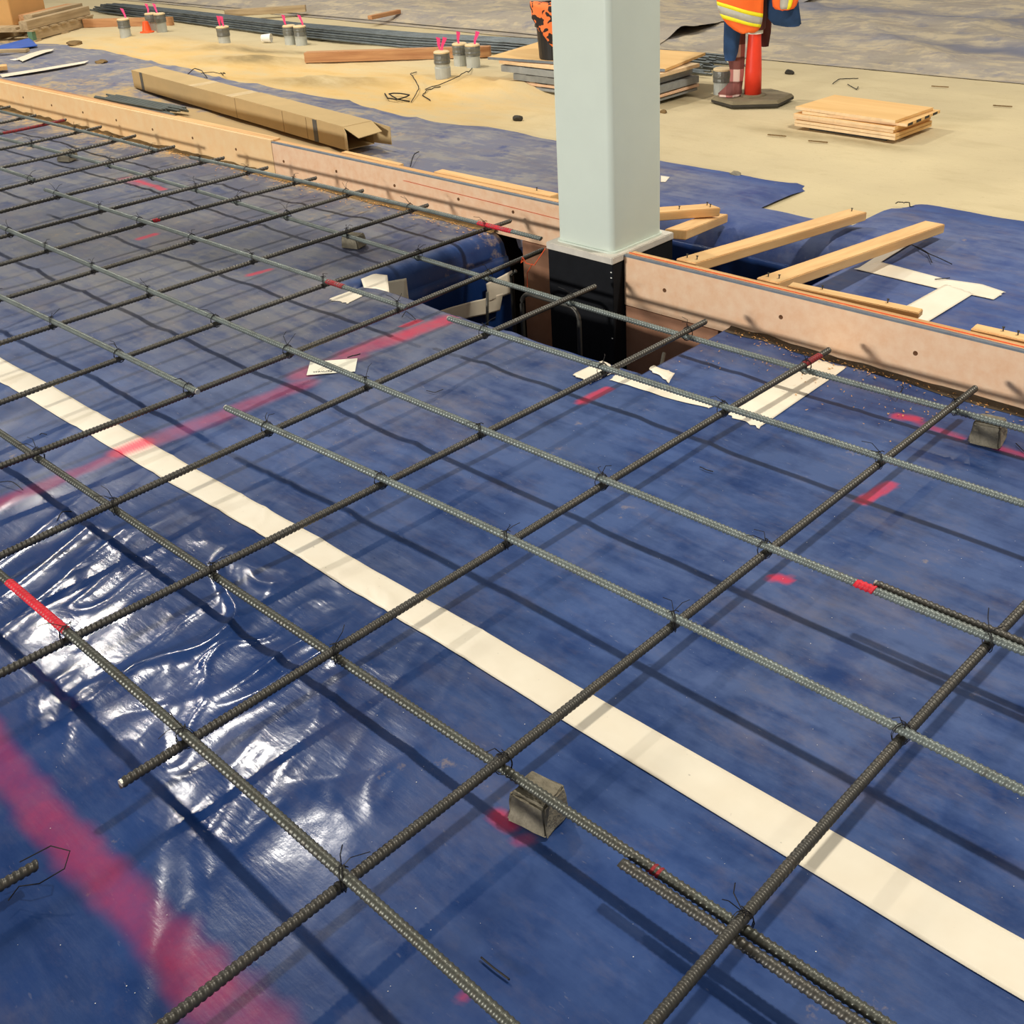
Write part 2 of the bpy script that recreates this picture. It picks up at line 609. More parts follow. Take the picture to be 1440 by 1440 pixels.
# ---- spray-paint marks on the sheet: (x0, y0, x1, y1, half width, strength, softness)
def seg(a, b, hw, s, soft=0.6):
    a, b = at(*a), at(*b)
    return (a.x, a.y, b.x, b.y, hw, s, soft)


MARKS = [seg((-30, 1030), (60, 1150), .042, .34), seg((60, 1150), (150, 1240), .042, .42), seg((150, 1240), (235, 1330), .042, .36),
         seg((235, 1330), (300, 1400), .052, .42), seg((300, 1400), (420, 1520), .058, .30),
         seg((-20, 720), (100, 672), .035, .42), seg((100, 672), (190, 634), .03, .4), seg((170, 640), (205, 627), .04, .95),
         seg((205, 627), (330, 582), .045, .38), seg((330, 582), (430, 545), .045, .4), seg((425, 532), (500, 505), .05, .45), seg((490, 502), (560, 478), .050, .55), seg((560, 478), (630, 452), .045, .72),
         seg((566, 463), (588, 455), .014, .95, .3), seg((818, 570), (853, 553), .02, .9, .4),
         seg((1212, 706), (1252, 684), .020, .9, .3), seg((1088, 815), (1106, 818), .016, .95, .4), seg((1262, 588), (1288, 592), .02, .9, .5),
         seg((1290, 596), (1350, 618), .015, .6, .6), seg((1405, 632), (1450, 645), .016, .6, .6),
         seg((352, 390), (378, 384), .020, .75, .4), seg((196, 338), (218, 332), .020, .85, .4), seg((178, 254), (200, 262), .05, .35), seg((195, 258), (230, 270), .020, .8, .4),
         seg((700, 1150), (716, 1160), .02, .7), seg((730, 1185), (742, 1182), .014, .35), seg((652, 1410), (658, 1400), .008, .4, .4)]


def paint_at(x, y):
    out = np.zeros_like(x)
    for x0, y0, x1, y1, hw, s, soft in MARKS:
        dx, dy = x1 - x0, y1 - y0
        L = dx * dx + dy * dy + 1e-9
        t = np.clip(((x - x0) * dx + (y - y0) * dy) / L, 0, 1)
        d = np.hypot(x - x0 - t * dx, y - y0 - t * dy)
        d = d * (0.85 + 0.3 * vnoise(x * 24, y * 24, 21))
        out = np.maximum(out, s * (1 - sstep(hw * (1 - soft), hw * (1 + soft * 0.6), d)))
    return out


def dust_fg(x, y):
    far = sstep(-1.6, -4.6, x) * sstep(1.0, 2.4, y + .25 * (-x - 3))
    d = 0.07 + 0.30 * sstep(0.9, 2.2, y + .35 * sstep(-2.2, -.4, x)) + 0.50 * far + 0.14 * (vnoise(x * 1.2, y * 1.2, 30) - .3)
    # the pit lip and the corner by the pit stay clean
    return np.clip(d, 0.04, 0.95)


# ------------------------------------------------------------------ setting: ground
def frange(a, b, s):
    n = max(1, int(round((b - a) / s)))
    return list(np.linspace(a, b, n + 1))[:-1]


xs = frange(-60, -18, 3) + frange(-18, -12, .25) + frange(-12, PIT[0] - .14, .07) + frange(PIT[0] - .14, PIT[1] + .02, .08) + frange(PIT[1] + .02, 3, .08) + frange(3, 40, 2.5) + [40]
ys = frange(-30, -2, 2) + frange(-2, PIT[2] - .02, .4) + frange(PIT[2] - .02, PIT[3] + .17, .1) + frange(PIT[3] + .17, 9, .07) + frange(9, 14, .4) + frange(14, 60, 3) + [60]
X, Y = np.meshgrid(xs, ys)
act = sstep(5.3, 5.8, Y) * sstep(7.8, 7.4, Y)
Z = -0.022 + act * (0.020 * vnoise(X * 0.9, Y * 0.9, 40) + 0.008 * vnoise(X * 4, Y * 4, 41)) + 0.003 * vnoise(X * 9, Y * 9, 42) * (Y > 4.3)
mounds = [(-7.55, 5.55, .55, .10, .05, .30), (-9.0, 5.85, .6, .12, .04, .35), (-6.3, 6.0, .7, .25, .06, .2), (-11.0, 6.1, .9, .2, .03, .1), (-6.0, 5.92, .30, .14, .05, 0.2), (-9.9, 6.1, .35, .15, .05, .2)]
for mx, my, sx, sy, h, a in mounds:
    ca, sa = math.cos(a), math.sin(a)
    u = (X - mx) * ca + (Y - my) * sa
    v = -(X - mx) * sa + (Y - my) * ca
    Z = Z + h * np.exp(-(u / sx) ** 2 - (v / sy) ** 2) * (0.6 + 0.8 * vnoise(X * 8, Y * 8, 44))
cx_, cy_ = (X[:-1, :-1] + X[1:, 1:]) / 2, (Y[:-1, :-1] + Y[1:, 1:]) / 2
keep = ~((cx_ > PIT[0] - .14) & (cx_ < PIT[1] + .02) & (cy_ > PIT[2] - .02) & (cy_ < PIT[3] + .17))
fl = obj('floor', MB().grid(np.dstack([X, Y, Z]), keep), M['sand'], smooth=True, recenter=False)
tag(fl, 'packed sand ground of the building hall', kind='structure')
gx, gy, gz = world_xy(fl)
orange = np.clip(sstep(-4.6, -6.5, gx) * sstep(-14, -10, gx) * sstep(6.7, 5.6, gy) * 1.1, 0, 1)
darkm = np.zeros_like(gx)
for mx, my, sx, sy, h, a in mounds[:2] + [(-9.3, 6.25, .9, .08, 0, .35), (-5.0, 6.35, .5, .2, 0, .1), (-3.3, 5.95, .5, .08, 0, 0)]:
    ca, sa = math.cos(a), math.sin(a)
    u = (gx - mx) * ca + (gy - my + 0.05) * sa
    v = -(gx - mx) * sa + (gy - my + 0.05) * ca
    darkm = np.maximum(darkm, np.exp(-(u / sx) ** 2 - (v / sy) ** 2))
set_masks(fl, np.stack([orange, darkm, 0 * gx], 1))


def gz_at(x, y):
    j = int(np.clip(np.searchsorted(ys, y) - 1, 0, len(ys) - 2))
    i = int(np.clip(np.searchsorted(xs, x) - 1, 0, len(xs) - 2))
    return float(max(Z[j:j + 2, i:i + 2].min(), -0.05))


def gmax(x, y):
    j = int(np.clip(np.searchsorted(ys, y) - 1, 0, len(ys) - 2))
    i = int(np.clip(np.searchsorted(xs, x) - 1, 0, len(xs) - 2))
    return float(Z[j:j + 2, i:i + 2].mean())


# pit walls and bottom behind the draped sheet
pb = MB()
x0, x1, y0, y1 = PIT
D = 0.80
xl_, yh_ = x0 - .14, y1 + .17
pb.add([(xl_, y0 - .02, -D), (x1 + .02, y0 - .02, -D), (x1 + .02, yh_, -D), (xl_, yh_, -D),
        (xl_, y0 - .02, -.022), (x1 + .02, y0 - .02, -.022), (x1 + .02, yh_, -.022), (xl_, yh_, -.022)],
       [(0, 1, 2, 3), (0, 4, 5, 1), (1, 5, 6, 2), (2, 6, 7, 3), (3, 7, 4, 0)])
o = obj('trim_1', pb, M['pitsoil_shade'], recenter=False)
tag(o, 'earth walls and bottom of the footing pit', kind='structure')

# ------------------------------------------------------------------ vapour barrier in front of the boards
FY_L, FY_R = 3.55, 3.205            # faces of the left and right form boards


def axis(parts, must):
    a = []
    for lo, hi, st in parts:
        a += frange(lo, hi, st)
    a.append(parts[-1][1])
    a = np.array(a)
    for q in must:
        a[np.argmin(abs(a - q))] = q
    return a


ax = axis([(-10.2, -6, .022), (-6, -3, .014), (-3, -1, .0085), (-1, .4, .014), (.4, 1.9, .03)], [PIT[0], PIT[1]])
ay = axis([(-.3, .35, .014), (.35, 1.45, .0085), (1.45, FY_L - .01, .014)], [PIT[2], FY_R - .01])
X2, Y2 = np.meshgrid(ax, ay)
Z2 = hgt(X2, Y2)
# rounded lip where the sheet dips into the pit on its left side
lip = np.clip(1 - (PIT[0] - X2) / 0.10, 0, 1) * (X2 <= PIT[0] + 1e-6) * sstep(PIT[2] - .12, PIT[2] + .06, Y2)
Z2 = Z2 - 0.10 * (1 - np.sqrt(np.clip(1 - lip ** 2, 0, 1)))
cx_, cy_ = (X2[:-1, :-1] + X2[1:, 1:]) / 2, (Y2[:-1, :-1] + Y2[1:, 1:]) / 2
inpit = (cx_ > PIT[0]) & (cx_ < PIT[1]) & (cy_ > PIT[2])
beyond = (cx_ > PIT[1]) & (cy_ > FY_R - .01)
sb = MB().grid(np.dstack([X2, Y2, Z2]), ~(inpit | beyond))
front = obj('vapor_barrier', sb, M['sheet'], smooth=True, recenter=False)
tag(front, 'wide blue plastic vapour barrier under the rebar grid in front of the form boards', 'sheet')
fx, fy, fz = world_xy(front)
pt = paint_at(fx, fy)
ds = dust_fg(fx, fy)
ds = ds * (1 - 0.9 * np.exp(-((np.maximum(PIT[0] - 0.02 - fx, 0)) / 0.07) ** 2) * (fy > PIT[2] - .05) * (fx <= PIT[0] + .01))
sd = 0.16 * np.exp(-(FY_L - .03 - fy) / 0.16) * (fx < PIT[0] + .1) + 0.10 * sstep(-5, -8, fx) * sstep(1.8, 3.4, fy) + 0.05 * np.exp(-abs(FY_R - fy) / .1) * (fx > PIT[1])
set_masks(front, np.stack([pt, ds, sd], 1))
loose = np.exp(-(((fx + 2.1) / 0.85) ** 2 + ((fy - 0.92) / 0.55) ** 2) ** 2) + 0.55 * sstep(-0.8, -1.6, fx) * sstep(1.35, 0.7, fy) + 0.5 * np.exp(-(((fx + 5.0) / 1.2) ** 2 + ((fy - 3.0) / .14) ** 2))
set_gloss(front, loose)


def skirt(name, edge_pts, out, label=None, r=0.012, parent=None, depth=0.74, mt=None, z_off=0.0):
    """sheet that turns over the pit edge and hangs down; edge_pts: [(x, y, z)], out: unit vector into the pit"""
    prof = [(0, 0), (.35, -.06), (.75, -.35), (1.0, -1.0)]
    rows = []
    for k, (u, v) in enumerate(prof):
        rows.append([(p[0] + out[0] * r * u, p[1] + out[1] * r * u, p[2] + r * v) for p in edge_pts])
    for d in np.linspace(r + .03, depth, 14):
        row = []
        for p in edge_pts:
            s = p[0] * abs(out[1]) + p[1] * abs(out[0])
            bulge = (0.030 * (vnoise([s * 4.5], [d * 2.0], 51)[0] - .4) + 0.012 * vnoise([s * 14], [d * 5], 52)[0]) * min(1, d / .2)
            row.append((p[0] + out[0] * (r + bulge), p[1] + out[1] * (r + bulge), min(p[2] - r, -d)))
        rows.append(row)
    o = obj(name, MB().grid(np.array(rows)), mt or M['sheet'], parent, smooth=True)
    n = len(o.data.vertices)
    k = np.zeros((n, 3))
    xx, yy, zz = world_xy(o)
    k[:, 1] = 0.10 * sstep(-.25, 0, zz)
    set_masks(o, k)
    return o


jx = [i for i in range(len(ax)) if PIT[0] - 1e-6 <= ax[i] <= PIT[1] + 1e-6]
jy = [j for j in range(len(ay)) if ay[j] >= PIT[2] - 1e-6]
i0, i1 = jx[0], jx[-1]
j0 = jy[0]
skirt('pit_flap', [(ax[i0], ay[j], Z2[j, i0]) for j in jy], (1, 0), parent=front, r=0.004)
skirt('pit_flap', [(ax[i], ay[j0], Z2[j0, i]) for i in jx[::3] + [jx[-1]]], (0, 1), parent=front)
skirt('pit_flap', [(ax[i1], ay[j], Z2[j, i1]) for j in jy if ay[j] <= FY_R], (-1, 0), parent=front)

# ------------------------------------------------------------------ vapour barrier behind the boards
BX = axis([(-13.6, -9, .06), (-9, 0.4, .03), (.4, 1.9, .06)], [PIT[0], PIT[1], -2.90, -2.42])
BY = axis([(FY_R + .07, 5.03, .03)], [FY_L + .072, PIT[3], 4.56])
X3, Y3 = np.meshgrid(BX, BY)
Z3 = 0.006 + 0.014 * vnoise(X3 * 2, Y3 * 2, 60) * sstep(-2.5, -4.5, X3) + 0.004 * vnoise(X3 * 5, Y3 * 4, 61) + 0.016 * sstep(-3.5, -6, X3) * ridge(X3 * 2.2 + Y3 * 2.6, Y3 * .7 - X3 * .8, 62)
lipb = np.clip(1 - (Y3 - PIT[3]) / 0.14, 0, 1) * (Y3 >= PIT[3] - 1e-6) * (X3 > PIT[0] - .1) * sstep(PIT[1] + .02, PIT[1] - .15, X3)
Z3 = Z3 - 0.12 * (1 - np.sqrt(np.clip(1 - lipb ** 2, 0, 1)))
lipl = np.clip(1 - (PIT[0] - X3) / 0.10, 0, 1) * (X3 <= PIT[0] + 1e-6) * (Y3 < PIT[3])
Z3 = Z3 - 0.10 * (1 - np.sqrt(np.clip(1 - lipl ** 2, 0, 1)))
Z3 = Z3 - 0.019 * sstep(4.80, 5.03, Y3) * (Y3 > 4.6) - 0.017 * ((X3 > -3.02) & (X3 < -2.30) & (Y3 > 4.44)) * (1 - sstep(0, .12, np.maximum(np.maximum(-2.90 - X3, X3 + 2.42), 4.56 - Y3)))
cx_, cy_ = (X3[:-1, :-1] + X3[1:, 1:]) / 2, (Y3[:-1, :-1] + Y3[1:, 1:]) / 2
cut = (cx_ > PIT[0]) & (cx_ < PIT[1]) & (cy_ < PIT[3])
cut |= (cx_ > -2.90) & (cx_ < -2.42) & (cy_ > 4.56)
cut |= (cx_ < PIT[0]) & (cy_ < FY_L + .07)
# the far rim wanders and pulls back to the left
tt = sstep(4.0, 5.03, Y3)
rim = tt * (np.interp(X3, [-13.6, -12.5, -12, -10.5, -8.2, -6.5, -4.6, 1], [-.45, .22, .42, .38, .12, .03, 0, 0]) + 0.10 * (vnoise(X3 * 1.7, 0 * X3, 63) - .5) * (X3 < -3) + 0.03 * (vnoise(X3 * 6, 0 * X3, 64) - .5))
back = obj('vapor_barrier', MB().grid(np.dstack([X3, Y3 + rim, Z3]), ~cut), M['sheet_back'], smooth=True, recenter=False)
tag(back, 'dusty blue plastic vapour barrier strip lying behind the form boards up to the sand', 'sheet')
bx, by, bz = world_xy(back)
dm = 0.36 + 0.58 * sstep(-2.9, -4.6, bx) + 0.15 * vnoise(bx * 1.5, by * 1.5, 65) - 0.25 * sstep(.25, 0.0, 5.02 - by) * sstep(-9, -6, bx)
sd = 0.20 * sstep(-4.9, -6.2, bx) * sstep(-11, -8, bx) * (0.4 + 0.6 * sstep(4.9, 4.2, by)) + 0.06 * sstep(-8, -10, bx)
sd = sd + 0.35 * np.exp(-((bx + 6.6) / 1.6) ** 2 - ((by - 4.0) / .22) ** 2)
k = np.stack([0 * bx, dm, sd], 1)
set_masks(back, k)
ib = [i for i in range(len(BX)) if PIT[0] - 1e-6 <= BX[i] <= PIT[1] + 1e-6]
jb = int(np.argmin(abs(BY - PIT[3])))
skirt('pit_flap', [(BX[i], BY[jb], Z3[jb, i]) for i in ib], (0, -1), parent=back, r=0.005, mt=M['sheet'])
jr = [j for j in range(len(BY)) if BY[j] <= PIT[3] + 1e-6]
skirt('pit_flap', [(BX[ib[-1]], BY[j], Z3[j, ib[-1]]) for j in jr], (-1, 0), parent=back, mt=M['sheet'])
skirt('pit_flap', [(BX[ib[0]], BY[j], Z3[j, ib[0]]) for j in jr if BY[j] > FY_L + .07], (1, 0), parent=back, r=.02, mt=M['sheet'])


def back_z(x, y):
    i = int(np.argmin(abs(BX - x)))
    j = int(np.argmin(abs(BY - y)))
    return float(Z3[max(0, j - 2):j + 3, max(0, i - 2):i + 3].max())


# ------------------------------------------------------------------ grey poly sheets in the distance
def poly_sheet(xr, yr, zb, label, seed, line=None, lift=0.0):
    PXa = axis([(xr[0], -8, .12), (-8, xr[1], .07)], [])
    PYa = axis([(yr[0], 12, .06), (12, yr[1], .3)], [])
    A, B = np.meshgrid(PXa, PYa)
    if line is not None:
        B = B + np.clip(1 - (B - yr[0]) / 3, 0, 1) * (line(A) - yr[0])
    q = zb + 0.055 * ridge(A * .7 + B * .9, B * .5 - A * .4, seed) * sstep(yr[0], yr[0] + .5, B) + 0.02 * ridge(A * .9 + B * 2.6, B * .8 - A * .3, seed + 5) + 0.022 * ridge(A * 2.2 - B * 1.2, B * 1.6 + A * .5, seed + 1) + 0.012 * vnoise(A * 5, B * 5, seed + 2)
    q = zb + .003 + (q - zb) * sstep(0.0, 0.45, B - np.interp(A, A[0], B[0]))
    q = q + lift * sstep(0.0, 0.3, B - np.interp(A, A[0], B[0]))
    o = obj('plastic_sheet', MB().grid(np.dstack([A, B, q])), M['poly'], smooth=True, recenter=False)
    tag(o, label, 'sheet')
    px_, py_, pz_ = world_xy(o)
    bl = np.exp(-((py_ - (8.9 + .25 * (px_ + 4) * -.3)) / .18) ** 2) * sstep(-6, -3.5, px_)
    bl = np.maximum(bl, 0.8 * np.exp(-((py_ - 10.2) / .25) ** 2) * (px_ > -7))
    bl = np.maximum(bl, 0.9 * sstep(11.2, 12.5, py_) * (px_ > -8))
    set_masks(o, np.stack([0 * px_, 1.0 - 0.65 * bl + 0 * px_, 0.03 - 0.03 * bl], 1))
    return o


poly_sheet((-30, 8), (7.93, 26), -0.018, 'wide dusty grey plastic sheet spread over the ground far behind everything', 70,
           lambda a: 7.93 + 0.05 * (vnoise(a * 1.1, a * 0, 77) - .5))

poly_sheet((-22, -6.21), (8.03, 14), -0.006, 'dusty grey plastic sheet with a dark edge just right of the column, far behind', 84,
           lambda a: 8.03 + 0.04 * (vnoise(a * 1.3, a * 0, 79) - .5), .045)

# ------------------------------------------------------------------ form boards
def board(name, label, xa, xb, yf, ztop, zbot, mt, screws, seed, thick=0.019, edge=True, backing=True):
    t = thing(name, label, 'form board', ((xa + xb) / 2, yf + thick / 2, zbot))
    mb = MB()
    n = max(2, int((xb - xa) / 0.25))
    xs_ = np.linspace(xa, xb, n + 1)
    wob = 0.006 * (vnoise(xs_ * 1.3, xs_ * 0, seed) - .5)
    vv, ff = [], []
    for x, q in zip(xs_, wob):
        vv += [(x, yf + q, zbot), (x, yf + q, ztop - .001), (x, yf + q + thick, ztop - .001), (x, yf + q + thick, zbot)]
    for i in range(n):
        a = 4 * i
        for k in range(4):
            ff.append((a + k, a + (k + 1) % 4, a + 4 + (k + 1) % 4, a + 4 + k)[::-1])
    ff += [(0, 1, 2, 3), (4 * n + 3, 4 * n + 2, 4 * n + 1, 4 * n)]
    obj('panel', mb.add(vv, ff), mt, t)
    if edge:
        e = MB()
        vv, ff = [], []
        for x, q in zip(xs_, wob):
            vv += [(x, yf + q - .0008, ztop - .007), (x, yf + q - .0008, ztop), (x, yf + q + thick * .8, ztop), (x, yf + q + thick * .8, ztop - .007)]
        for i in range(n):
            a = 4 * i
            for k in range(4):
                ff.append((a + k, a + (k + 1) % 4, a + 4 + (k + 1) % 4, a + 4 + k)[::-1])
        ff += [(0, 1, 2, 3), (4 * n + 3, 4 * n + 2, 4 * n + 1, 4 * n)]
        tag(obj('painted_edge', e.add(vv, ff), M['edge_grey'], t), 'blue grey painted top edge')
    if backing:
        obj('backing_board', MB().box((xa, yf + thick + .003, max(zbot, 0.01)), (xb, yf + thick + .041, ztop - .002)), M['pine_x'], t, bevel=.002)
    for sx, sz in screws:
        q = float(np.interp(sx, xs_, wob))
        s = MB()
        s.add([(sx + r * math.cos(k * math.pi / 5), yf + q - d, sz + r * math.sin(k * math.pi / 5)) for r, d in ((.0085, -.001), (.0075, .0022), (.002, .001)) for k in range(10)],
              [(i * 10 + k, i * 10 + (k + 1) % 10, i * 10 + 10 + (k + 1) % 10, i * 10 + 10 + k) for i in range(2) for k in range(10)] + [tuple(range(20, 30))])
        obj('screw', s, M['rust'], t)
    return t


def on_face(px, py, yf):
    d = R.T @ np.array([(px - PX) / FPX, (py - PY) / FPX, 1])
    v = d * (yf / d[1]) + np.array([0, 0, HC])
    return float(v[0]), float(v[2])


seam_x = at(392, 248).x
COLX = (-2.935, -2.655)
COLY = (3.17, 3.475)
PL = (-2.966, -2.628, 3.135, 3.515)          # base plate
board('form_board', 'long tan plywood form board left of the column, running to the far left', -10.9, seam_x - .002, FY_L, .208, -.006, M['form_tan'],
      [on_face(a, b, FY_L) for a, b in ((33, 137), (73, 148), (117, 158), (164, 169), (215, 182), (271, 194), (332, 210))], 80, edge=False)
board('form_board', 'salmon coloured form board between the tan form board and the column', seam_x + .002, -2.99, FY_L, .2, -.006, M['form_pink'],
      [on_face(a, b, FY_L) for a, b in ((399, 227), (473, 241), (555, 261), (645, 280), (722, 298))], 81)
board('form_board', 'long salmon form board with blue grey top edge right of the column', -2.626, 1.9, FY_R, .195, -.006, M['form_pink'],
      [on_face(a, b, FY_R) for a, b in ((935, 408), (1098, 446), (1287, 497))], 82)
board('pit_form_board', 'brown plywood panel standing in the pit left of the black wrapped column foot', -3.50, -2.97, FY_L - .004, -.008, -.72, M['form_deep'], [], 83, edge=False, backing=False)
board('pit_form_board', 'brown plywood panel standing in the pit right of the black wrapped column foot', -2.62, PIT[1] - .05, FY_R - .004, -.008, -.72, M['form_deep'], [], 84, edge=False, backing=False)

# string lines
sl = MB().tube([(-2.62, FY_R + .021, .1985), (-1.2, FY_R + .023, .1985), (1.9, FY_R + .022, .1985)], .0022, 5)
tag(obj('string_line', sl, M['string']), 'orange string line stretched along the top of the right form board', 'string')
sl = MB().tube([(-4.3, FY_L - .006, .150), (-3.5, FY_L - .006, .137), (-3.0, FY_L - .006, .128)], .0012, 5)
tag(obj('string_line', sl, M['string']), 'thin orange string stretched along the face of the board left of the column', 'string')
p = at(742, 352, .10)
sb_ = MB()
a = Vector((-2.966, 3.13, .172))
b = Vector((-3.045, 3.10, .105))
sb_.tube([a, (a + b) / 2 + Vector((0, -.01, -.035)), b], .0022, 5)
sb_.tube([(a + b) / 2 + Vector((-.01, -.01, -.03)), (a + b) / 2 + Vector((-.04, -.012, -.075)), (a + b) / 2 + Vector((-.045, -.01, -.14))], .0018, 5)
sb_.tube([b, b + Vector((-.022, .004, .02)), b + Vector((-.03, 0, -.006)), b + Vector((-.006, -.01, .012))], .0022, 5)
tag(obj('knotted_string', sb_, M['string']), 'loose orange string knotted on a rebar left of the column base plate', 'string')

# ------------------------------------------------------------------ column
col = thing('steel_column', 'tall pale green grey square steel column with rounded edges standing in the footing pit', 'column', ((COLX[0] + COLX[1]) / 2, (COLY[0] + COLY[1]) / 2, -.79))


def rrect(x0, y0, x1, y1, r, n=6):
    pts = []
    for cx, cy, a0 in ((x1 - r, y0 + r, -90), (x1 - r, y1 - r, 0), (x0 + r, y1 - r, 90), (x0 + r, y0 + r, 180)):
        for k in range(n + 1):
            a = math.radians(a0 + 90 * k / n)
            pts.append((cx + r * math.cos(a), cy + r * math.sin(a)))
    return pts


sh = obj('shaft', MB().poly(rrect(COLX[0], COLY[0], COLX[1], COLY[1], .024), .2, 7.0), M['column'], col)
for p in sh.data.polygons:
    p.use_smooth = abs(p.normal.z) < .5
sh.data.set_sharp_from_angle(angle=math.radians(40))
obj('base_plate', MB().box((PL[0], PL[2], .172), (PL[1], PL[3], .2)), M['steel_plate'], col, bevel=.003)
obj('weld_bead', MB().poly(rrect(COLX[0] - .007, COLY[0] - .007, COLX[1] + .007, COLY[1] + .007, .028), .199, .207), M['column'], col)
obj('black_wrap', MB().box((PL[0] + .004, PL[2] + .006, -.79), (PL[1] - .003, PL[3] - .004, .172)), M['black'], col, bevel=.002)
for i, (dz, dy) in enumerate(((.03, 0), (.052, 0), (.30, 0))):
    obj('staple', MB().box((PL[1] - .014, PL[2] + .004, .172 - dz - .004), (PL[1] - .008, PL[2] + .008, .172 - dz)), M['white'], col)

# ------------------------------------------------------------------ braces behind the right form
def timber(name, label, cat, p0, p1, wd, ht, mt, nails=(), roll=0.0, group=None):
    p0, p1 = Vector(p0), Vector(p1)
    d = (p1 - p0)
    L = d.length
    o = thing(name, label, cat, (0, 0, 0), 0, group)
    mb = MB()
    mb.box((-L / 2, -wd / 2, -ht / 2), (L / 2, wd / 2, ht / 2))
    obj('timber', mb, mt, o, local=True, bevel=min(.003, ht * .12))
    for nx, ny in nails:
        q = MB().lathe([(.0022, ht / 2 - .01), (.0022, ht / 2 + .012), (.0045, ht / 2 + .012), (.0045, ht / 2 + .0145)], (nx * L, ny * wd, 0), 8)
        obj('nail', q, M['rubber_dark'], o, local=True)
    o.location = (p0 + p1) / 2
    o.rotation_mode = 'XYZ'
    d.normalize()
    side = Vector((0, 0, 1)).cross(d).normalized()
    up = d.cross(side)
    mm = Matrix((d, side, up)).transposed()
    if roll:
        mm = mm @ Matrix.Rotation(roll, 3, 'X')
    o.rotation_euler = mm.to_euler()
    return o


def two_by_four(label, near, far, nails):
    return timber('brace', label, 'timber', near, far, .089, .038, M['pine_lx'], nails)


M['pine_lx'] = wood('pine_along_length', lin(240, 198, 138), lin(216, 164, 106), 0)
two_by_four('sloping pine brace nailed to the right form board, nearest to the column', (-2.395, 3.275, .178), (-2.385, 4.53, .055), ((-.47, .25), (-.465, -.2), (.47, .1)))
two_by_four('sloping pine brace on the right form board with cream tape under its far end', (-2.045, 3.275, .178), (-2.04, 4.555, .055), ((-.47, .25), (-.465, -.2)))
two_by_four('upper of two short pine braces just behind the column, two nails in its end', at(925, 301, .145) - (at(1004, 295, .105) - at(925, 301, .145)) * .7, at(1004, 295, .105), ((.44, .15), (.42, -.25), (.1, -.2)))
two_by_four('lower of two short pine braces just behind the column, resting on the blue sheet', (-2.67, 3.58, .165), at(1010, 306, .022), ())
timber('wooden_stake', 'pale wooden stake lying along the back of the right form board', 'stake', (-1.97, 3.30, .182), (-1.52, 3.36, .168), .045, .022, M['pine_lx'], ((.25, .2), (-.25, .2)))
timber('wooden_stake', 'wooden stake with two bright nails behind the right form board at the right picture edge', 'stake', (-1.32, 3.30, .182), (-.75, 3.34, .172), .05, .028, M['pine_lx'], ((-.35, .2), (-.27, .1)))
timber('wooden_stake', 'thin pale wooden strip behind the salmon board just left of the column', 'stake', (-4.15, 3.645, .185), (-3.38, 3.645, .185), .06, .03, M['pine_lx'], ((.35, .1),))
for i, (a, b, l) in enumerate((((0, 114), (80, 128), 'reddish thin lath behind the tan form board, farthest left'),
                               ((85, 127), (300, 176), 'long thin reddish lath lying behind the tan form board below the small rebar bundle'),
                               ((290, 170), (420, 204), 'thin pale lath behind the tan form board below the long cardboard box'),
                               ((505, 226), (590, 242), 'thin pale lath behind the salmon board by the open end of the cardboard box'))):
    p0, p1 = at(*a, .13), at(*b, .13)
    p0.y, p1.y = FY_L + .081, FY_L + .081
    timber('lath', l, 'lath', (p0.x, p0.y, .195), (p1.x, p1.y, .19), .035, .012, M['fir'] if i < 2 else M['pine_lx'])


# ------------------------------------------------------------------ rebar
def rebar_mesh(mb, pts, r=.0086, rib=.0016, pitch=.0125, sides=12):
    pts = np.array([tuple(p) for p in pts], float)
    seg_ = np.r_[0, np.cumsum(np.linalg.norm(np.diff(pts, axis=0), axis=1))]
    L = seg_[-1]
    n = int(L / pitch)
    offs, rad = [], []
    for i in range(n):
        s = i * pitch
        offs += [s, s + .42 * pitch, s + .56 * pitch, s + .84 * pitch]
        rad += [r, r, r + rib, r + rib]
    offs.append(n * pitch)
    rad.append(r)
    offs, rad = np.array(offs), np.array(rad)
    P = np.stack([np.interp(offs, seg_, pts[:, k]) for k in range(3)], 1)
    d = np.gradient(P, axis=0)
    d /= np.linalg.norm(d, axis=1)[:, None]
    up = np.array([0, 0, 1.0])
    a = np.cross(d, up)
    a /= np.linalg.norm(a, axis=1)[:, None]
    b = np.cross(a, d)
    t = 2 * np.pi * np.arange(sides) / sides
    isr = np.abs(np.cos(t)) > .98                 # the two lengthwise ridges
    RR = rad[:, None] * np.ones(sides)[None, :]
    RR[:, isr] = r + rib
    tilt = .42 * r * np.sin(t)
    V = P[:, None, :] + RR[:, :, None] * (a[:, None, :] * np.cos(t)[None, :, None] + b[:, None, :] * np.sin(t)[None, :, None]) + d[:, None, :] * tilt[None, :, None]
    o = len(mb.v)
    mb.v += [tuple(p) for p in V.reshape(-1, 3).tolist()]
    m_ = len(offs)
    i, k = np.meshgrid(np.arange(m_ - 1), np.arange(sides), indexing='ij')
    k2 = (k + 1) % sides
    F = np.stack([i * sides + k, i * sides + k2, (i + 1) * sides + k2, (i + 1) * sides + k], -1).reshape(-1, 4) + o
    mb.f += [tuple(q) for q in F.tolist()]
    mb.f.append(tuple(range(o + sides - 1, o - 1, -1)))
    mb.f.append(tuple(range(o + (m_ - 1) * sides, o + m_ * sides)))
    return mb


ZLOW, ZMID, ZTOP = .0845, .1060, .1275
BARS = {}


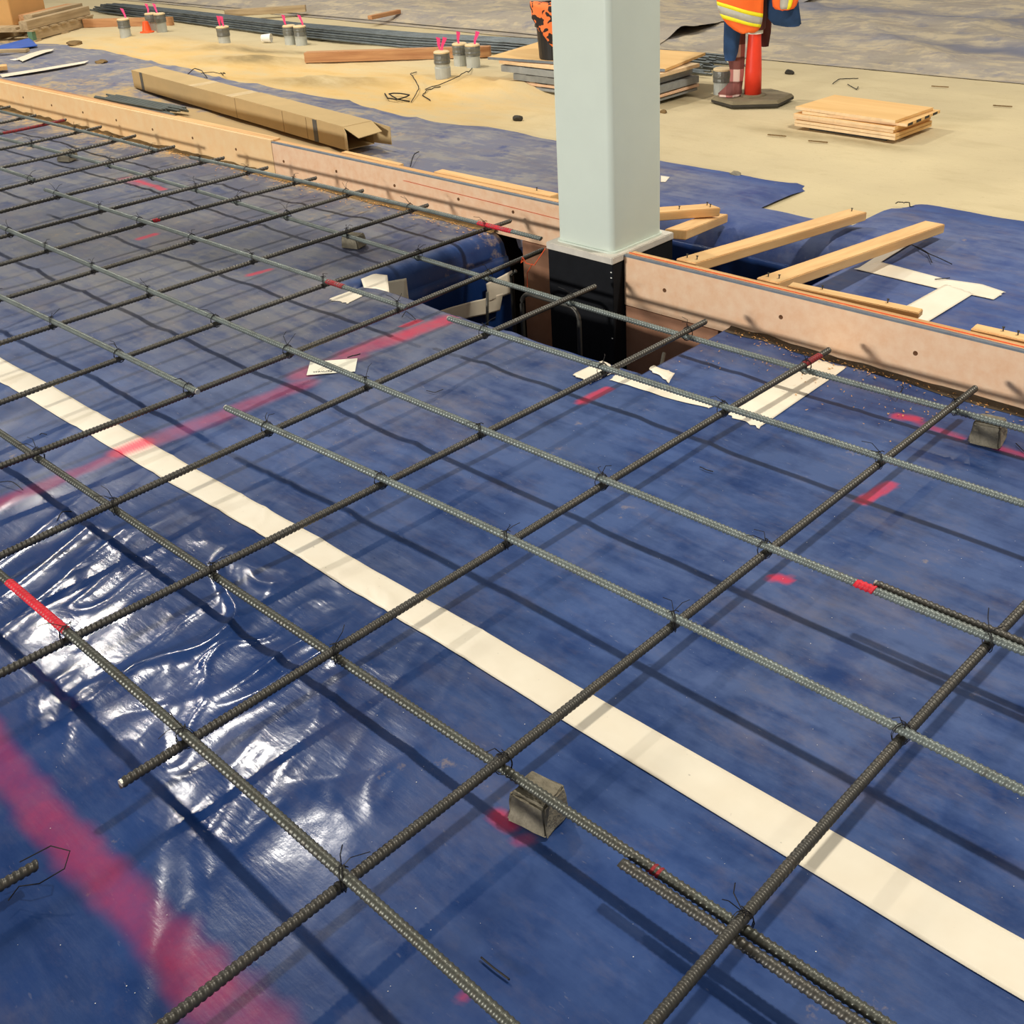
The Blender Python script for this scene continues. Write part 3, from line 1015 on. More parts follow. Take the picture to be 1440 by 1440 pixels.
def fit_path(px, z, along, ext0, ext1, deg=2):
    P = [at(a, b, z) for a, b in px]
    u = np.array([p.x if along == 'x' else p.y for p in P])
    v = np.array([p.y if along == 'x' else p.x for p in P])
    dg = min(deg, len(P) - 1)
    c = np.polyfit(u, v, dg)
    u0, u1 = u.min(), u.max()
    n = max(8, int((u1 - u0) / .15))
    uu = np.linspace(u0, u1, n)
    vv_ = np.polyval(c, uu)
    pts = list(zip(uu, vv_))
    g0 = (vv_[1] - vv_[0]) / (uu[1] - uu[0])
    g1 = (vv_[-1] - vv_[-2]) / (uu[-1] - uu[-2])
    if ext0:
        pts = [(u0 - ext0, vv_[0] - g0 * ext0)] + pts
    if ext1:
        pts = pts + [(u1 + ext1, vv_[-1] + g1 * ext1)]
    return [Vector((a, b, z)) if along == 'x' else Vector((b, a, z)) for a, b in pts]


def lay_bar(key, label, px, z, along, ext0=0, ext1=0, mt='rebar_dark', pitch=.0115, sides=12, group=None, deg=2):
    pts = fit_path(px, z, along, ext0, ext1, deg)
    mid = pts[len(pts) // 2]
    t = thing('rebar', label, 'rebar', (mid.x, mid.y, z), 0, group)
    obj('bar', rebar_mesh(MB(), pts, pitch=pitch, sides=sides), M[mt], t, smooth=True)
    BARS[key] = (t, pts, along)
    return t


def lap_bar(key, label, src, xs0, dy):
    pts = BARS[src][1]
    xx = np.linspace(xs0, pts[-1].x, 14)
    yy = np.interp(xx, [p.x for p in pts], [p.y for p in pts]) + dy
    P = [Vector((a, b, pts[0].z)) for a, b in zip(xx, yy)]
    t = thing('rebar', label, 'rebar', P[7], 0, GA)
    obj('bar', rebar_mesh(MB(), P), M['rebar_dark'], t, smooth=True)
    BARS[key] = (t, P, 'x')


GA, GB = 'rebars laid along the form boards', 'rebars laid across towards the form boards'
# along the boards (A); ext0 lengthens to the left (-x), ext1 to the right (+x)
lay_bar('A1a', 'thin looking rebar lying closest along the tan form board at far left', [(23, 162), (107, 182), (157, 195), (222, 211)], ZTOP, 'x', 1.0, 0, 'rebar_pale', .02, 8, GA)
lay_bar('A1', 'rebar closest to the form boards, its red painted end reaching the column base', [(267, 221), (347, 238), (400, 249), (480, 267), (600, 297), (700, 320), (762, 336)], ZTOP, 'x', 0, 0, 'rebar_pale', .014, 8, GA)
lay_bar('A2', 'long rebar second from the form boards, resting on the far concrete blocks', [(37, 202), (93, 217), (207, 252), (323, 283), (400, 303), (487, 327), (583, 357), (683, 390), (783, 422), (880, 453), (940, 468), (1120, 520), (1340, 573), (1440, 603)], ZLOW, 'x', 1.2, 1.7, 'rebar_pale', group=GA, deg=3)
lay_bar('A3a', 'short visible rebar end at the left edge, third row from the tan board', [(0, 237), (50, 253)], ZTOP, 'x', 1.5, 0, 'rebar_pale', .02, 8, GA)
lay_bar('A3', 'pale rebar third from the form boards ending at the taped pit edge', [(65, 266), (80, 273), (200, 312), (290, 338), (360, 361), (450, 395), (575, 433)], ZTOP, 'x', 0, 0, 'rebar_pale', .014, 8, GA)
lay_bar('A3b', 'pale ribbed rebar running along the near edge of the pit to the right', [(632, 447), (690, 467), (850, 518), (1020, 572), (1250, 645), (1440, 710)], ZTOP, 'x', 0, 1.7, 'rebar_pale', group=GA)
lay_bar('A4', 'pale rebar fourth from the form boards crossing over the white card', [(0, 318), (72, 350), (210, 410), (310, 447), (410, 495), (530, 543), (680, 605), (850, 673), (1080, 768), (1210, 822), (1330, 872), (1440, 917)], ZTOP, 'x', 1.0, 1.7, 'rebar_pale', group=GA)
lap_bar('A4b', 'short lapped rebar beside the red painted joint at the right edge', 'A4', at(1232, 820, ZTOP).x, .0235)
lay_bar('A5', 'pale rebar at left with a cut end above the sheet left of the white card', [(0, 417), (75, 452), (170, 498), (278, 551)], ZTOP, 'x', 1.0, 0, 'rebar_pale', group=GA)
lay_bar('A5b', 'pale rebar starting below the white card and running through the middle to the right', [(318, 573), (385, 603), (540, 675), (720, 758), (960, 873), (1270, 1028), (1440, 1113)], ZTOP, 'x', 0, 1.7, 'rebar_pale', group=GA)
lay_bar('A6', 'rebar carried by the nearest concrete block, passing under the crossing bars', [(0, 607), (45, 640), (155, 712), (290, 805), (460, 915), (705, 1075), (880, 1196), (1030, 1298), (1240, 1437)], ZLOW, 'x', .6, 0.9, 'rebar_mid', group=GA)
lap_bar('A6b', 'short lapped rebar on the near side of the bar below the nearest concrete block', 'A6', at(878, 1207, ZLOW).x, -.0245)
lay_bar('A7', 'nearest long rebar at lower left, painted red at its left end', [(0, 806), (95, 893), (265, 1036), (490, 1232), (710, 1436)], ZTOP, 'x', .5, 0.9, 'rebar_mid', group=GA)
# across (B); ext0 lengthens towards the camera
BL = [
    ('B1', 'crossing rebar at the lower right, nearest to the right picture edge', [(1440, 855), (1390, 903), (1270, 1037), (1030, 1309), (915, 1442)], .3, 2.6, .0115, 12),
    ('B2', 'long crossing rebar ending beside the grey block near the right edge', [(1373, 546), (1245, 645), (1080, 770), (960, 872), (705, 1077), (490, 1232), (230, 1440)], .3, 0, .0115, 12),
    ('B3', 'crossing rebar with red far tip, its near cut end above the crumpled sheet', [(1165, 492), (1020, 580), (850, 681), (720, 762), (462, 915), (265, 1042), (172, 1104)], 0, 0, .0115, 12),
    ('B4', 'crossing rebar over the right end of the pit, just right of the column', [(990, 450), (860, 527), (680, 607), (540, 677), (290, 803), (95, 900), (0, 950)], .4, 0, .0115, 12),
    ('B5', 'crossing rebar whose tip ends in front of the black column wrap', [(838, 402), (690, 468), (525, 543), (380, 603), (155, 711), (0, 782)], .4, 0, .0115, 12),
    ('B6', 'crossing rebar whose far end touches the left corner of the column base', [(762, 351), (680, 387), (575, 433), (410, 497), (267, 550), (93, 618), (45, 640), (0, 658)], .4, 0, .0115, 12),
    ('B7', 'crossing rebar with its tip beside the red painted bar left of the column', [(718, 310), (578, 360), (480, 392), (313, 452), (173, 502), (0, 567)], .4, 0, .014, 8),
    ('B8', 'second crossing rebar left of the column', [(603, 288), (490, 325), (360, 367), (217, 412), (80, 457), (0, 483)], .4, 0, .014, 8),
    ('B9', 'third crossing rebar left of the column', [(511, 268), (403, 300), (283, 337), (150, 375), (0, 422)], .4, 0, .014, 8),
    ('B10', 'fourth crossing rebar left of the column', [(445, 250), (322, 283), (200, 314), (72, 352), (0, 372)], .4, 0, .016, 8),
    ('B11', 'fifth crossing rebar left of the column', [(379, 235), (260, 267), (157, 293), (27, 327), (0, 334)], .4, 0, .016, 8),
    ('B12', 'sixth crossing rebar left of the column', [(316, 222), (203, 247), (100, 273), (0, 298)], .4, 0, .018, 8),
    ('B13', 'seventh crossing rebar left of the column, passing over the far grey block', [(246, 206), (147, 230), (60, 252), (0, 267)], .4, 0, .018, 8),
    ('B14', 'eighth crossing rebar left of the column', [(194, 190), (90, 216), (0, 236)], .4, 0, .02, 8),
    ('B15', 'ninth crossing rebar left of the column', [(144, 178), (70, 195), (0, 210)], .4, 0, .02, 8),
    ('B16', 'tenth crossing rebar left of the column, reddish', [(94, 168), (45, 179), (0, 188)], .4, 0, .02, 8),
    ('B17', 'eleventh crossing rebar left of the column', [(52, 162), (0, 173)], .4, 0, .02, 8),
    ('B18', 'farthest crossing rebar at the left picture edge', [(14, 150), (0, 153)], .5, 0, .02, 8),
]
for key, label, px, e0, e1, pitch, sides in BL:
    if key == 'B1':
        px = [(p[0], p[1]) for p in px]
    lay_bar(key, label, px, ZMID, 'y', e0, e1 if key != 'B1' else 1.05, 'rebar_dark', pitch, sides, GB)
lay_bar('B0', 'stub of a crossing rebar with a loop of tie wire at the lower left edge', [(0, 1246), (25, 1231), (52, 1216)], .06, 'y', .35, 0, 'rebar_dark', group=GB, deg=1)
for key, end in (('A5', -1), ('A5b', 0), ('B3', 0), ('A3b', 0), ('A4b', 0)):
    t, pts, al = BARS[key]
    p, q = pts[end], pts[end - 1 if end == -1 else 1]
    d = (p - q).normalized()
    c = MB().tube([p - d * .004, p + d * .0015], .0084, 10)
    obj('cut_end', c, M['cut'], t)


def paint_sleeve(key, a, b, mt, label, clip=None):
    t, pts, al = BARS[key]
    z = pts[0].z
    A, B = at(*a, z), at(*b, z)
    k = 0 if al == 'x' else 1
    u = np.array([p[k] for p in pts])
    v = np.array([p[1 - k] for p in pts])
    uu = np.linspace(A[k], B[k], 9)
    vv_ = np.interp(uu, u, v)
    P = [Vector((p, q, z)) if k == 0 else Vector((q, p, z)) for p, q in zip(uu, vv_)]
    n = max(0.0005, 0.0)
    tag(obj('paint_mark', rebar_mesh(MB(), P, r=.0090, rib=.0017, pitch=.0115, sides=12), M[mt], t, smooth=True), label)


paint_sleeve('A7', (12, 818), (90, 889), 'red', 'red sprayed paint')
paint_sleeve('A1', (674, 313), (722, 325), 'red', 'red sprayed paint')
paint_sleeve('A4', (1203, 819), (1232, 831), 'red', 'bright red paint')
paint_sleeve('A6', (914, 1219), (934, 1233), 'darkred', 'dark red paint')
paint_sleeve('B3', (1152, 499), (1128, 514), 'darkred', 'dark red paint')
paint_sleeve('A3', (455, 397), (480, 405), 'darkred', 'faded red paint')
paint_sleeve('B10', (222, 308), (210, 311), 'red', 'red paint')
paint_sleeve('B16', (90, 169), (2, 187), 'darkred', 'dark red paint')


# ---- tie wires where bars cross
def crossing(P, Q):
    # P along x, Q along y; iterate
    x = sum(p.x for p in Q) / len(Q)
    px_ = [p.x for p in P]
    py_ = [p.y for p in P]
    qx_ = [p.x for p in Q]
    qy_ = [p.y for p in Q]
    for _ in range(8):
        y = np.interp(x, px_, py_)
        x = np.interp(y, qy_, qx_)
    if min(px_) - .01 <= x <= max(px_) + .01 and min(qy_) - .01 <= y <= max(qy_) + .01 and abs(np.interp(x, px_, py_) - y) < .01:
        return float(x), float(y)
    return None


rt = random.Random(4)
for ka, (ta, P, al) in list(BARS.items()):
    if al != 'x' or ka in ('A4b', 'A6b'):
        continue
    for kb, (tb, Q, bl) in BARS.items():
        if bl != 'y' or kb == 'B0':
            continue
        c = crossing(P, Q)
        if not c or c[0] < -7.5 or c[1] < .3 or c[0] > .2:
            continue
        zc = (P[0].z + Q[0].z) / 2
        wm = MB()
        sx, sy = rt.choice(((1, 1), (-1, 1)))
        dia = Vector((sx, sy, 0)).normalized()
        per = Vector((-dia.y, dia.x, 0))
        ctr = Vector((c[0], c[1], zc))
        rr = .0245
        loop = [ctr + per * (.003 + .001 * math.sin(k * .7)) + dia * (.018 * math.cos(2 * math.pi * k / 12)) + Vector((0, 0, rr * math.sin(2 * math.pi * k / 12))) for k in range(13)]
        loop2 = [q - per * .005 for q in loop]
        wm.tube(loop, .0011, 4, False)
        wm.tube(loop2, .0011, 4, False)
        top = ctr + Vector((0, 0, rr))
        tw = [top + per * .011, top + Vector((.004, .003, .004)), top + per * -.011]
        wm.tube(tw, .0013, 4, False)
        a1 = rt.uniform(0, 6.28)
        for s_ in range(2):
            L_ = rt.uniform(.02, .055)
            aa = a1 + s_ * rt.uniform(.6, 2.2)
            e = top + Vector((math.cos(aa) * L_, math.sin(aa) * L_, rt.uniform(.004, .035)))
            mdl = (top + e) / 2 + Vector((rt.uniform(-.008, .008), rt.uniform(-.008, .008), .008))
            wm.tube([top, mdl, e], .0010, 4)
        obj('tie_wire', wm, M['wire'], ta)
t0 = BARS['B0'][0]
q = BARS['B0'][1][-1]
wl = MB().tube([q + Vector((-.02, -.02, .008)), q + Vector((.0, .03, .02)), q + Vector((.028, .05, .012)), q + Vector((.04, .03, -.005)), q + Vector((.02, -.01, -.022)), q + Vector((-.01, -.035, -.03)), q + Vector((0, -.06, -.035))], .0012, 5)
obj('tie_wire', wl, M['wire'], t0)


# ---- concrete spacer blocks
def block(label, c, rz, z, sx=.078, sy=.078, h=.075, seed=0):
    rb = random.Random(seed)
    gx_, gy_ = np.meshgrid(np.linspace(-.055, .055, 9), np.linspace(-.055, .055, 9))
    z = float(hgt(c[0] + gx_, c[1] + gy_).max()) + .001
    h = .0722 - z
    bm = bmesh.new()
    bmesh.ops.create_cube(bm, size=1)
    bmesh.ops.bevel(bm, geom=bm.edges[:], offset=.06, segments=2, affect='EDGES')
    bmesh.ops.subdivide_edges(bm, edges=bm.edges[:], cuts=2, use_grid_fill=True)
    mb = MB()
    ca, sa = math.cos(rz), math.sin(rz)
    vv = []
    for v in bm.verts:
        x, y, zz = v.co.x * sx, v.co.y * sy, (v.co.z + .5) * h
        k = 1 - .16 * (zz / h)                      # sides lean in
        x, y = x * k, y * k
        j = .0022
        x += rb.uniform(-j, j)
        y += rb.uniform(-j, j)
        zz += rb.uniform(-j, j) * (zz > .01)
        vv.append((c[0] + x * ca - y * sa, c[1] + x * sa + y * ca, z + zz))
    bm.verts.index_update()
    mb.add(vv, [[v.index for v in f.verts] for f in bm.faces])
    bm.free()
    o = obj('spacer_block', mb, M['concrete'], smooth=False)
    tag(o, label, 'block', 'concrete spacer blocks under the bars')


block('small grey concrete block under the rebar in the foreground, wet red paint at its foot', (-1.118, 1.098), .15, .004, .088, .082, .073, 1)
block('small grey concrete block near the right edge in front of the salmon board', (-1.105, 2.965), .15, .003, .086, .09, .076, 2)
block('small grey concrete block under a rebar left of the pit', (-4.02, 2.995), .3, .004, .095, .08, .075, 3)
block('dark grey concrete block under the rebars at far left in front of the tan board', (-6.86, 3.03), .4, .006, .10, .09, .078, 4)


# ------------------------------------------------------------------ tape on the sheets
def quad_strip(label, pts_px, hf, name='tape_strip', paint=False, n=None, jag=0.0, cat='tape', thick=.0006, mt=None, lift=.0022):
    """tape lying on the sheet: pts_px lists left/right pairs of pixels of its two edges, in order"""
    L = [at(*p) for p in pts_px[0]]
    Rr = [at(*p) for p in pts_px[1]]

    def samp(S, k):
        d = [0]
        for a, b in zip(S, S[1:]):
            d.append(d[-1] + (b - a).length)
        s = k * d[-1]
        return np.interp(s, d, [q.x for q in S]), np.interp(s, d, [q.y for q in S])
    ln = sum((b - a).length for a, b in zip(L, L[1:]))
    n = n or max(3, int(ln / .0125))
    mcols = 11
    P = np.zeros((n + 1, mcols, 3))
    for j in range(n + 1):
        a, b = samp(L, j / n), samp(Rr, j / n)
        for i in range(mcols):
            t = i / (mcols - 1)
            x, y = a[0] * (1 - t) + b[0] * t, a[1] * (1 - t) + b[1] * t
            if jag and j in (0, n):
                x += jag * (vnoise([i * .9], [j * 3.3], 91)[0] - .5)
                y += jag * (vnoise([i * .9], [j * 3.3], 92)[0] - .5)
            P[j, i, :2] = x, y
    P[:, :, 2] = hf(P[:, :, 0], P[:, :, 1]) + lift
    o = obj(name, MB().grid(P), mt or M['tape'], smooth=True)
    md = o.modifiers.new('thickness', 'SOLIDIFY')
    md.thickness = thick
    md.offset = 1 
    tag(o, label, cat)
    x, y, z = world_xy(o)
    set_masks(o, np.stack([paint_at(x, y) if paint else 0 * x, 0 * x, 0 * x], 1))
    return o


def hback(x, y):
    return np.full_like(np.asarray(x, float), 0.0095)


l0, l1 = at(0, 506), at(1440, 1325)
r0, r1 = at(0, 541), at(1440, 1412)
quad_strip('long cream tape strip running diagonally across the blue sheet under the rebars', ([(-130, 432), (0, 506), (420, 745), (1440, 1325), (1760, 1507)], [(-130, 463), (0, 541), (400, 777), (1440, 1412), (1760, 1606)]), hgt, paint=True)
quad_strip('cream tape strip leading from the pit corner to the right form board', ([(1022, 588), (1145, 508)], [(1066, 606), (1190, 521)]), hgt, jag=.02)
quad_strip('narrow cream tape strip along the near right edge of the pit', ([(868, 528), (940, 552), (1005, 572)], [(856, 540), (930, 564), (1000, 581)]), hgt, jag=.02)
quad_strip('short cream tape piece with square ends at the near corner of the pit', ([(805, 533), (846, 514)], [(830, 546), (872, 527)]), hgt, jag=.01, lift=.004)
quad_strip('ragged cream tape piece turned over the right edge of the pit', ([(912, 526), (918, 522)], [(940, 546), (949, 532)]), hgt, jag=.01, lift=.004)
quad_strip('pointed cream tape piece on the sheet left of the pit corner', ([(462, 424), (500, 411)], [(489, 431), (518, 417)]), hgt, jag=.02)
quad_strip('cream tape under the far end of the second brace', ([(1283, 331), (1205, 382)], [(1302, 333), (1236, 374)]), hback, jag=.015)
quad_strip('cream tape strip running from under the second brace to the right', ([(1236, 372), (1330, 397), (1380, 404), (1413, 415)], [(1200, 382), (1322, 411), (1365, 419), (1398, 426)]), hback, jag=.01, lift=.003)
quad_strip('cream tape strip running from the right form board to the other tape behind it', ([(1330, 404), (1252, 447)], [(1368, 418), (1300, 460)]), hback, jag=.01, lift=.0042)
quad_strip('small white scrap of tape behind the column', ([(929, 250), (942, 252)], [(929, 259), (936, 259)]), hback)
quad_strip('cream tape line along a seam of the dusty sheet at far left', ([(0, 110), (60, 101), (126, 90)], [(4, 114), (64, 104), (120, 94)]), lambda x, y: hback(x, y) + .02, jag=.01)
quad_strip('cream zigzag tape on the dusty sheet at the left edge', ([(24, 88), (45, 80), (60, 76), (77, 74)], [(33, 92), (52, 84), (66, 79), (74, 77)]), lambda x, y: hback(x, y) + .025, jag=.01)


# tape on the pit's left wall
def wall_tape(label, corners):
    """corners: (y, z) on the sheet hanging at the pit's left side"""
    n = 10
    a, b, c, d = [np.array(q, float) for q in corners]
    P = np.zeros((n + 1, n + 1, 3))
    for j in range(n + 1):
        for i in range(n + 1):
            s, t = i / n, j / n
            q = (a * (1 - s) + b * s) * (1 - t) + (d * (1 - s) + c * s) * t
            dd = -q[1]
            bulge = (0.030 * (vnoise([q[0] * 4.5], [dd * 2.0], 51)[0] - .4) + 0.012 * vnoise([q[0] * 14], [dd * 5], 52)[0]) * min(1, max(dd, 0) / .2)
            P[j, i] = (PIT[0] + .028 + bulge, q[0], q[1])
    o = obj('tape_strip', MB().grid(P), M['tape'], smooth=True)
    md = o.modifiers.new('thickness', 'SOLIDIFY')
    md.thickness = .0008
    set_masks(o, np.zeros((len(o.data.vertices), 3)))
    tag(o, label, 'tape')


def on_x(px, py, x):
    d = R.T @ np.array([(px - PX) / FPX, (py - PY) / FPX, 1])
    v = d * (x / d[0]) + np.array([0, 0, HC])
    return float(v[1]), float(v[2])


XW = PIT[0] + .028
wall_tape('wide cream tape hanging down the left pit wall, its left part', [on_x(a, b, XW) for a, b in ((608, 440), (703, 411), (700, 436), (600, 462))])
wall_tape('upper cream tape piece on the left pit wall beside the pit bar', [on_x(a, b, XW) for a, b in ((680, 398), (717, 379), (717, 410), (682, 424))])
lipt = [[(510, 391), (540, 386), (560, 395), (572, 392)], [(512, 404), (540, 412), (565, 424), (573, 421)]]
quad_strip('rounded cream tape patch over the left lip of the pit', ([(508, 396), (528, 389), (545, 391)], [(512, 408), (530, 410), (548, 416)]), lambda x, y: hgt(x, y) * .6 + .0015, lift=.003)
wall_tape('cream tape patch wrapped down from the left pit lip', [on_x(a, b, XW) for a, b in ((528, 399), (571, 391), (573, 426), (532, 420))])

# ------------------------------------------------------------------ bars standing in the pit
def pit_bar(label, pts, r=.0088):
    o = obj('pit_rebar', MB().tube(pts, r, 8), M['rebar_dark'], smooth=True)
    tag(o, label, 'rebar')


def arcpts(p, q, up, rad, y):
    """inverted U in the plane y from x=p to x=q with its top at up"""
    pts = [(p, y, -.7), (p, y, up - rad)]
    for k in range(1, 7):
        a = math.pi - k * math.pi / 12
        pts.append((p + rad + rad * math.cos(a), y, up - rad + rad * math.sin(a)))
    for k in range(0, 7):
        a = math.pi / 2 - k * math.pi / 12
        pts.append((q - rad + rad * math.cos(a), y, up - rad + rad * math.sin(a)))
    pts += [(q, y, -.7)]
    return pts


def at_y(px, py, y):
    d = R.T @ np.array([(px - PX) / FPX, (py - PY) / FPX, 1])
    v = d * (y / d[1]) + np.array([0, 0, HC])
    return v


u0 = at_y(732, 440, 3.0)
u1 = at_y(812, 462, 3.0)
pit_bar('bent rebar stirrup standing like an arch in the pit before the black wrap', arcpts(u0[0] + .01, u1[0] + .01, at_y(745, 414, 3.0)[2], .05, 3.0))
u2 = at_y(719, 380, 3.05)
pit_bar('upright rebar leg in the pit beside the cream wall tape', [(u2[0], 3.05, -.7), (u2[0], 3.05, u2[2] - .02), (u2[0] + .02, 3.055, u2[2])])
u3 = at_y(683, 420, 2.93)
pit_bar('thin upright bar in the pit hanging before the left wall tape', [(u3[0] - .02, 2.93, -.7), (u3[0], 2.93, u3[2] - .1), (u3[0] + .012, 2.93, u3[2] + .03)], .006)
pit_bar('short rebar leaning at the right edge of the pit', [(at(912, 528).x - .03, 2.80, -.14), (at(950, 498, -.02).x - .05, at(950, 498, -.02).y, -.03)], .007)
for i, (a, b) in enumerate((((752, 482), (779, 468)), ((838, 500), (850, 489)))):
    p0, p1 = at(*a, -.45), at(*b, -.30)
o = obj('timber_offcut', MB().beam((-3.28, 3.34, -.70), (-3.02, 3.40, -.52), .09, .03), M['old_wood'], bevel=.003)
tag(o, 'short grey board leaning in the bottom of the pit', 'timber')

# ------------------------------------------------------------------ white card on the sheet
cz = float(hgt(np.linspace(-3.14, -2.99, 6), np.linspace(2.05, 2.2, 6)).max()) + .006
ca_ = [at(*p, cz) for p in ((429, 528), (498, 522), (504, 505), (438, 508))]
cardt = thing('white_card', 'white business card with printed lettering lying on the blue sheet under a rebar', 'card', (sum(p.x for p in ca_) / 4, sum(p.y for p in ca_) / 4, cz))
ex = (ca_[1] - ca_[0] + ca_[2] - ca_[3]) / 2
ey = (ca_[3] - ca_[0] + ca_[2] - ca_[1]) / 2
W_, H_ = ex.length, ey.length * .97
ang = math.atan2(ex.y, ex.x)
cb = MB().box((-W_ / 2, -H_ / 2, 0), (W_ / 2, H_ / 2, .0006))
o = obj('card', cb, M['paper'], cardt, local=True)
cardt.rotation_euler = (0.02, -0.01, ang)


def text_part(s, size, loc, rz, mt, parent, name='lettering'):
    cu = bpy.data.curves.new(name, 'FONT')
    cu.body = s
    cu.size = size
    cu.extrude = .00015
    cu.align_x = 'CENTER'
    cu.align_y = 'CENTER'
    to = bpy.data.objects.new(name, cu)
    COL.objects.link(to)
    dg = bpy.context.evaluated_depsgraph_get()
    me = bpy.data.meshes.new_from_object(to.evaluated_get(dg))
    bpy.data.objects.remove(to)
    me.materials.clear()
    me.materials.append(mt)
    o = bpy.data.objects.new(name, me)
    COL.objects.link(o)
    o.parent = parent
    o.location = loc
    o.rotation_euler = (0, 0, rz)
    return o


text_part('No Farwest', .021, (-.012, -H_ * .33, .0009), math.pi, M['ink'], cardt)
lg = MB()
for k in range(3):
    lg.add([(-.05 + .012 * k, -.02, .0008), (-.044 + .012 * k, -.02, .0008), (-.012 + .012 * k, .022, .0008), (-.02 + .012 * k, .022, .0008)], [(0, 1, 2, 3)])
obj('pale_emblem', lg, M['ink_pale'], cardt, local=True)


# ------------------------------------------------------------------ long cardboard box behind the tan board
A0, A1_ = at(190, 128, .015), at(487, 218, .015)
dirb = (A1_ - A0)
dirb.z = 0
Lb = dirb.length
angb = math.atan2(dirb.y, dirb.x)
perp = Vector((-math.sin(angb), math.cos(angb), 0))
WB, HB = .20, .135
cbx = thing('cardboard_box', 'long narrow brown cardboard box lying behind the tan form board, its right end open', 'box', (A0 + A1_) / 2 + perp * (WB / 2), angb)
cbx.location.z = .043
b = MB()
t_ = .004
b.box((-Lb / 2, -WB / 2, 0), (Lb / 2, WB / 2, t_))
b.box((-Lb / 2, -WB / 2, t_), (Lb / 2, -WB / 2 + t_, HB - t_))
b.box((-Lb / 2, WB / 2 - t_, t_), (Lb / 2, WB / 2, HB - t_))
b.box((-Lb / 2, -WB / 2, HB - t_), (.19, WB / 2, HB))
b.box((.19, -WB / 2, HB - t_), (Lb / 2, WB / 2, HB + .004))
b.box((-Lb / 2, -WB / 2 + t_, t_), (-Lb / 2 + t_, WB / 2 - t_, HB - t_))
obj('carton', b, M['card'], cbx, local=True)
f = MB()
x = Lb / 2
f.hexa([(x, -WB / 2, HB - .002), (x + .13, -WB / 2 + .02, HB - .05), (x + .13, WB / 2 - .02, HB - .04), (x, WB / 2, HB - .002),
        (x, -WB / 2, HB + .002), (x + .13, -WB / 2 + .02, HB - .046), (x + .13, WB / 2 - .02, HB - .036), (x, WB / 2, HB + .002)])
obj('flap', f, M['card'], cbx, local=True)
f = MB().hexa([(x, WB / 2 - .004, .01), (x + .14, WB / 2 + .03, .01), (x + .14, WB / 2 + .03, HB - .02), (x, WB / 2 - .004, HB), (x, WB / 2, .01), (x + .14, WB / 2 + .034, .01), (x + .14, WB / 2 + .034, HB - .02), (x, WB / 2, HB)])
obj('flap', f, M['card'], cbx, local=True)
f = MB().hexa([(x, -WB / 2, .01), (x + .06, -WB / 2 - .02, .005), (x + .06, -WB / 2 - .02, HB - .03), (x, -WB / 2, HB), (x, -WB / 2 + .004, .01), (x + .06, -WB / 2 - .016, .005), (x + .06, -WB / 2 - .016, HB - .03), (x, -WB / 2 + .004, HB)])
obj('flap', f, M['card'], cbx, local=True)
for u in (-Lb / 2 + .16, Lb / 2 - .36):
    obj('strap', MB().box((u, -WB / 2 - .002, 0), (u + .05, -WB / 2, HB)), M['bandgrey'], cbx, local=True)
for u in (-.55, .05, .5):
    obj('packing_tape', MB().box((u, -WB / 2 - .001, HB), (u + .10, WB / 2, HB + .001)), M['tan_band'], cbx, local=True)
for u in (.19, .85, 1.15):
    if u < Lb / 2:
        obj('seam', MB().box((u, -WB / 2 - .0012, .002), (u + .006, -WB / 2, HB - .002)), M['card_seam'], cbx, local=True)

# small bundle of rebar offcuts behind the tan board
rt = random.Random(8)
q0, q1 = at(140, 139, .05), at(252, 160, .05)
pd_ = Vector((-(q1 - q0).y, (q1 - q0).x, 0)).normalized()
for i in range(14):
    k, lay = i % 7, i // 7
    off = pd_ * (.021 * k - .05 + .01 * lay)
    a = q0 + (q1 - q0) * rt.uniform(-.02, .28) + off
    b = q0 + (q1 - q0) * rt.uniform(.82, 1.03) + off
    a.z = b.z = .052 + .018 * lay
    o = obj('rebar_offcut', MB().tube([a, b], .0082, 8), M['rebar_pale'])
    tag(o, 'short grey rebar in the small pile behind the tan form board', 'rebar', 'small pile of short rebars')

# ------------------------------------------------------------------ long stack of rebar in the background
rt = random.Random(12)
n = 0
for lay, cnt in enumerate((14, 14, 13, 11, 8)):
    for i in range(cnt):
        u = i + .5 * (lay % 2) + .55 * lay
        xl = -14.1 + rt.uniform(-.3, .45) + .06 * lay
        xr = -5.0 + rt.uniform(-.40, .12) - .05 * lay
        z_ = .004 + .010 + .0195 * lay
        KX, K0, K1 = [-14.6, -12.2, -10, -8.2, -7.1, -6.4, -4.7], [7.00, 6.96, 6.86, 6.90, 7.07, 7.08, 6.95], [.0215, .0215, .024, .028, .030, .034, .047]
        pts = [(q, float(np.interp(q, KX, K0) + np.interp(q, KX, K1) * u), z_) for q in [xl, -12.2, -10, -8.2, -7.1, -6.4, xr]]
        o = obj('long_rebar', MB().tube(pts, .0096, 6), M['rebar_bundle'], smooth=True)
        tag(o, 'dark long rebar lying in the wide stack on the ground in the background', 'rebar', 'long rebars stacked in the background')

# ------------------------------------------------------------------ timbers lying in the background
def ground_timber(label, a, b, wd, ht, mt, z0=None, name='timber'):
    p0, p1 = at(*a), at(*b)
    g = max(gmax(p0.x, p0.y), gmax(p1.x, p1.y), gmax((p0.x + p1.x) / 2, (p0.y + p1.y) / 2)) if z0 is None else z0
    p0.z = p1.z = g + ht / 2
    return timber(name, label, 'timber', p0, p1, wd, ht, mt)


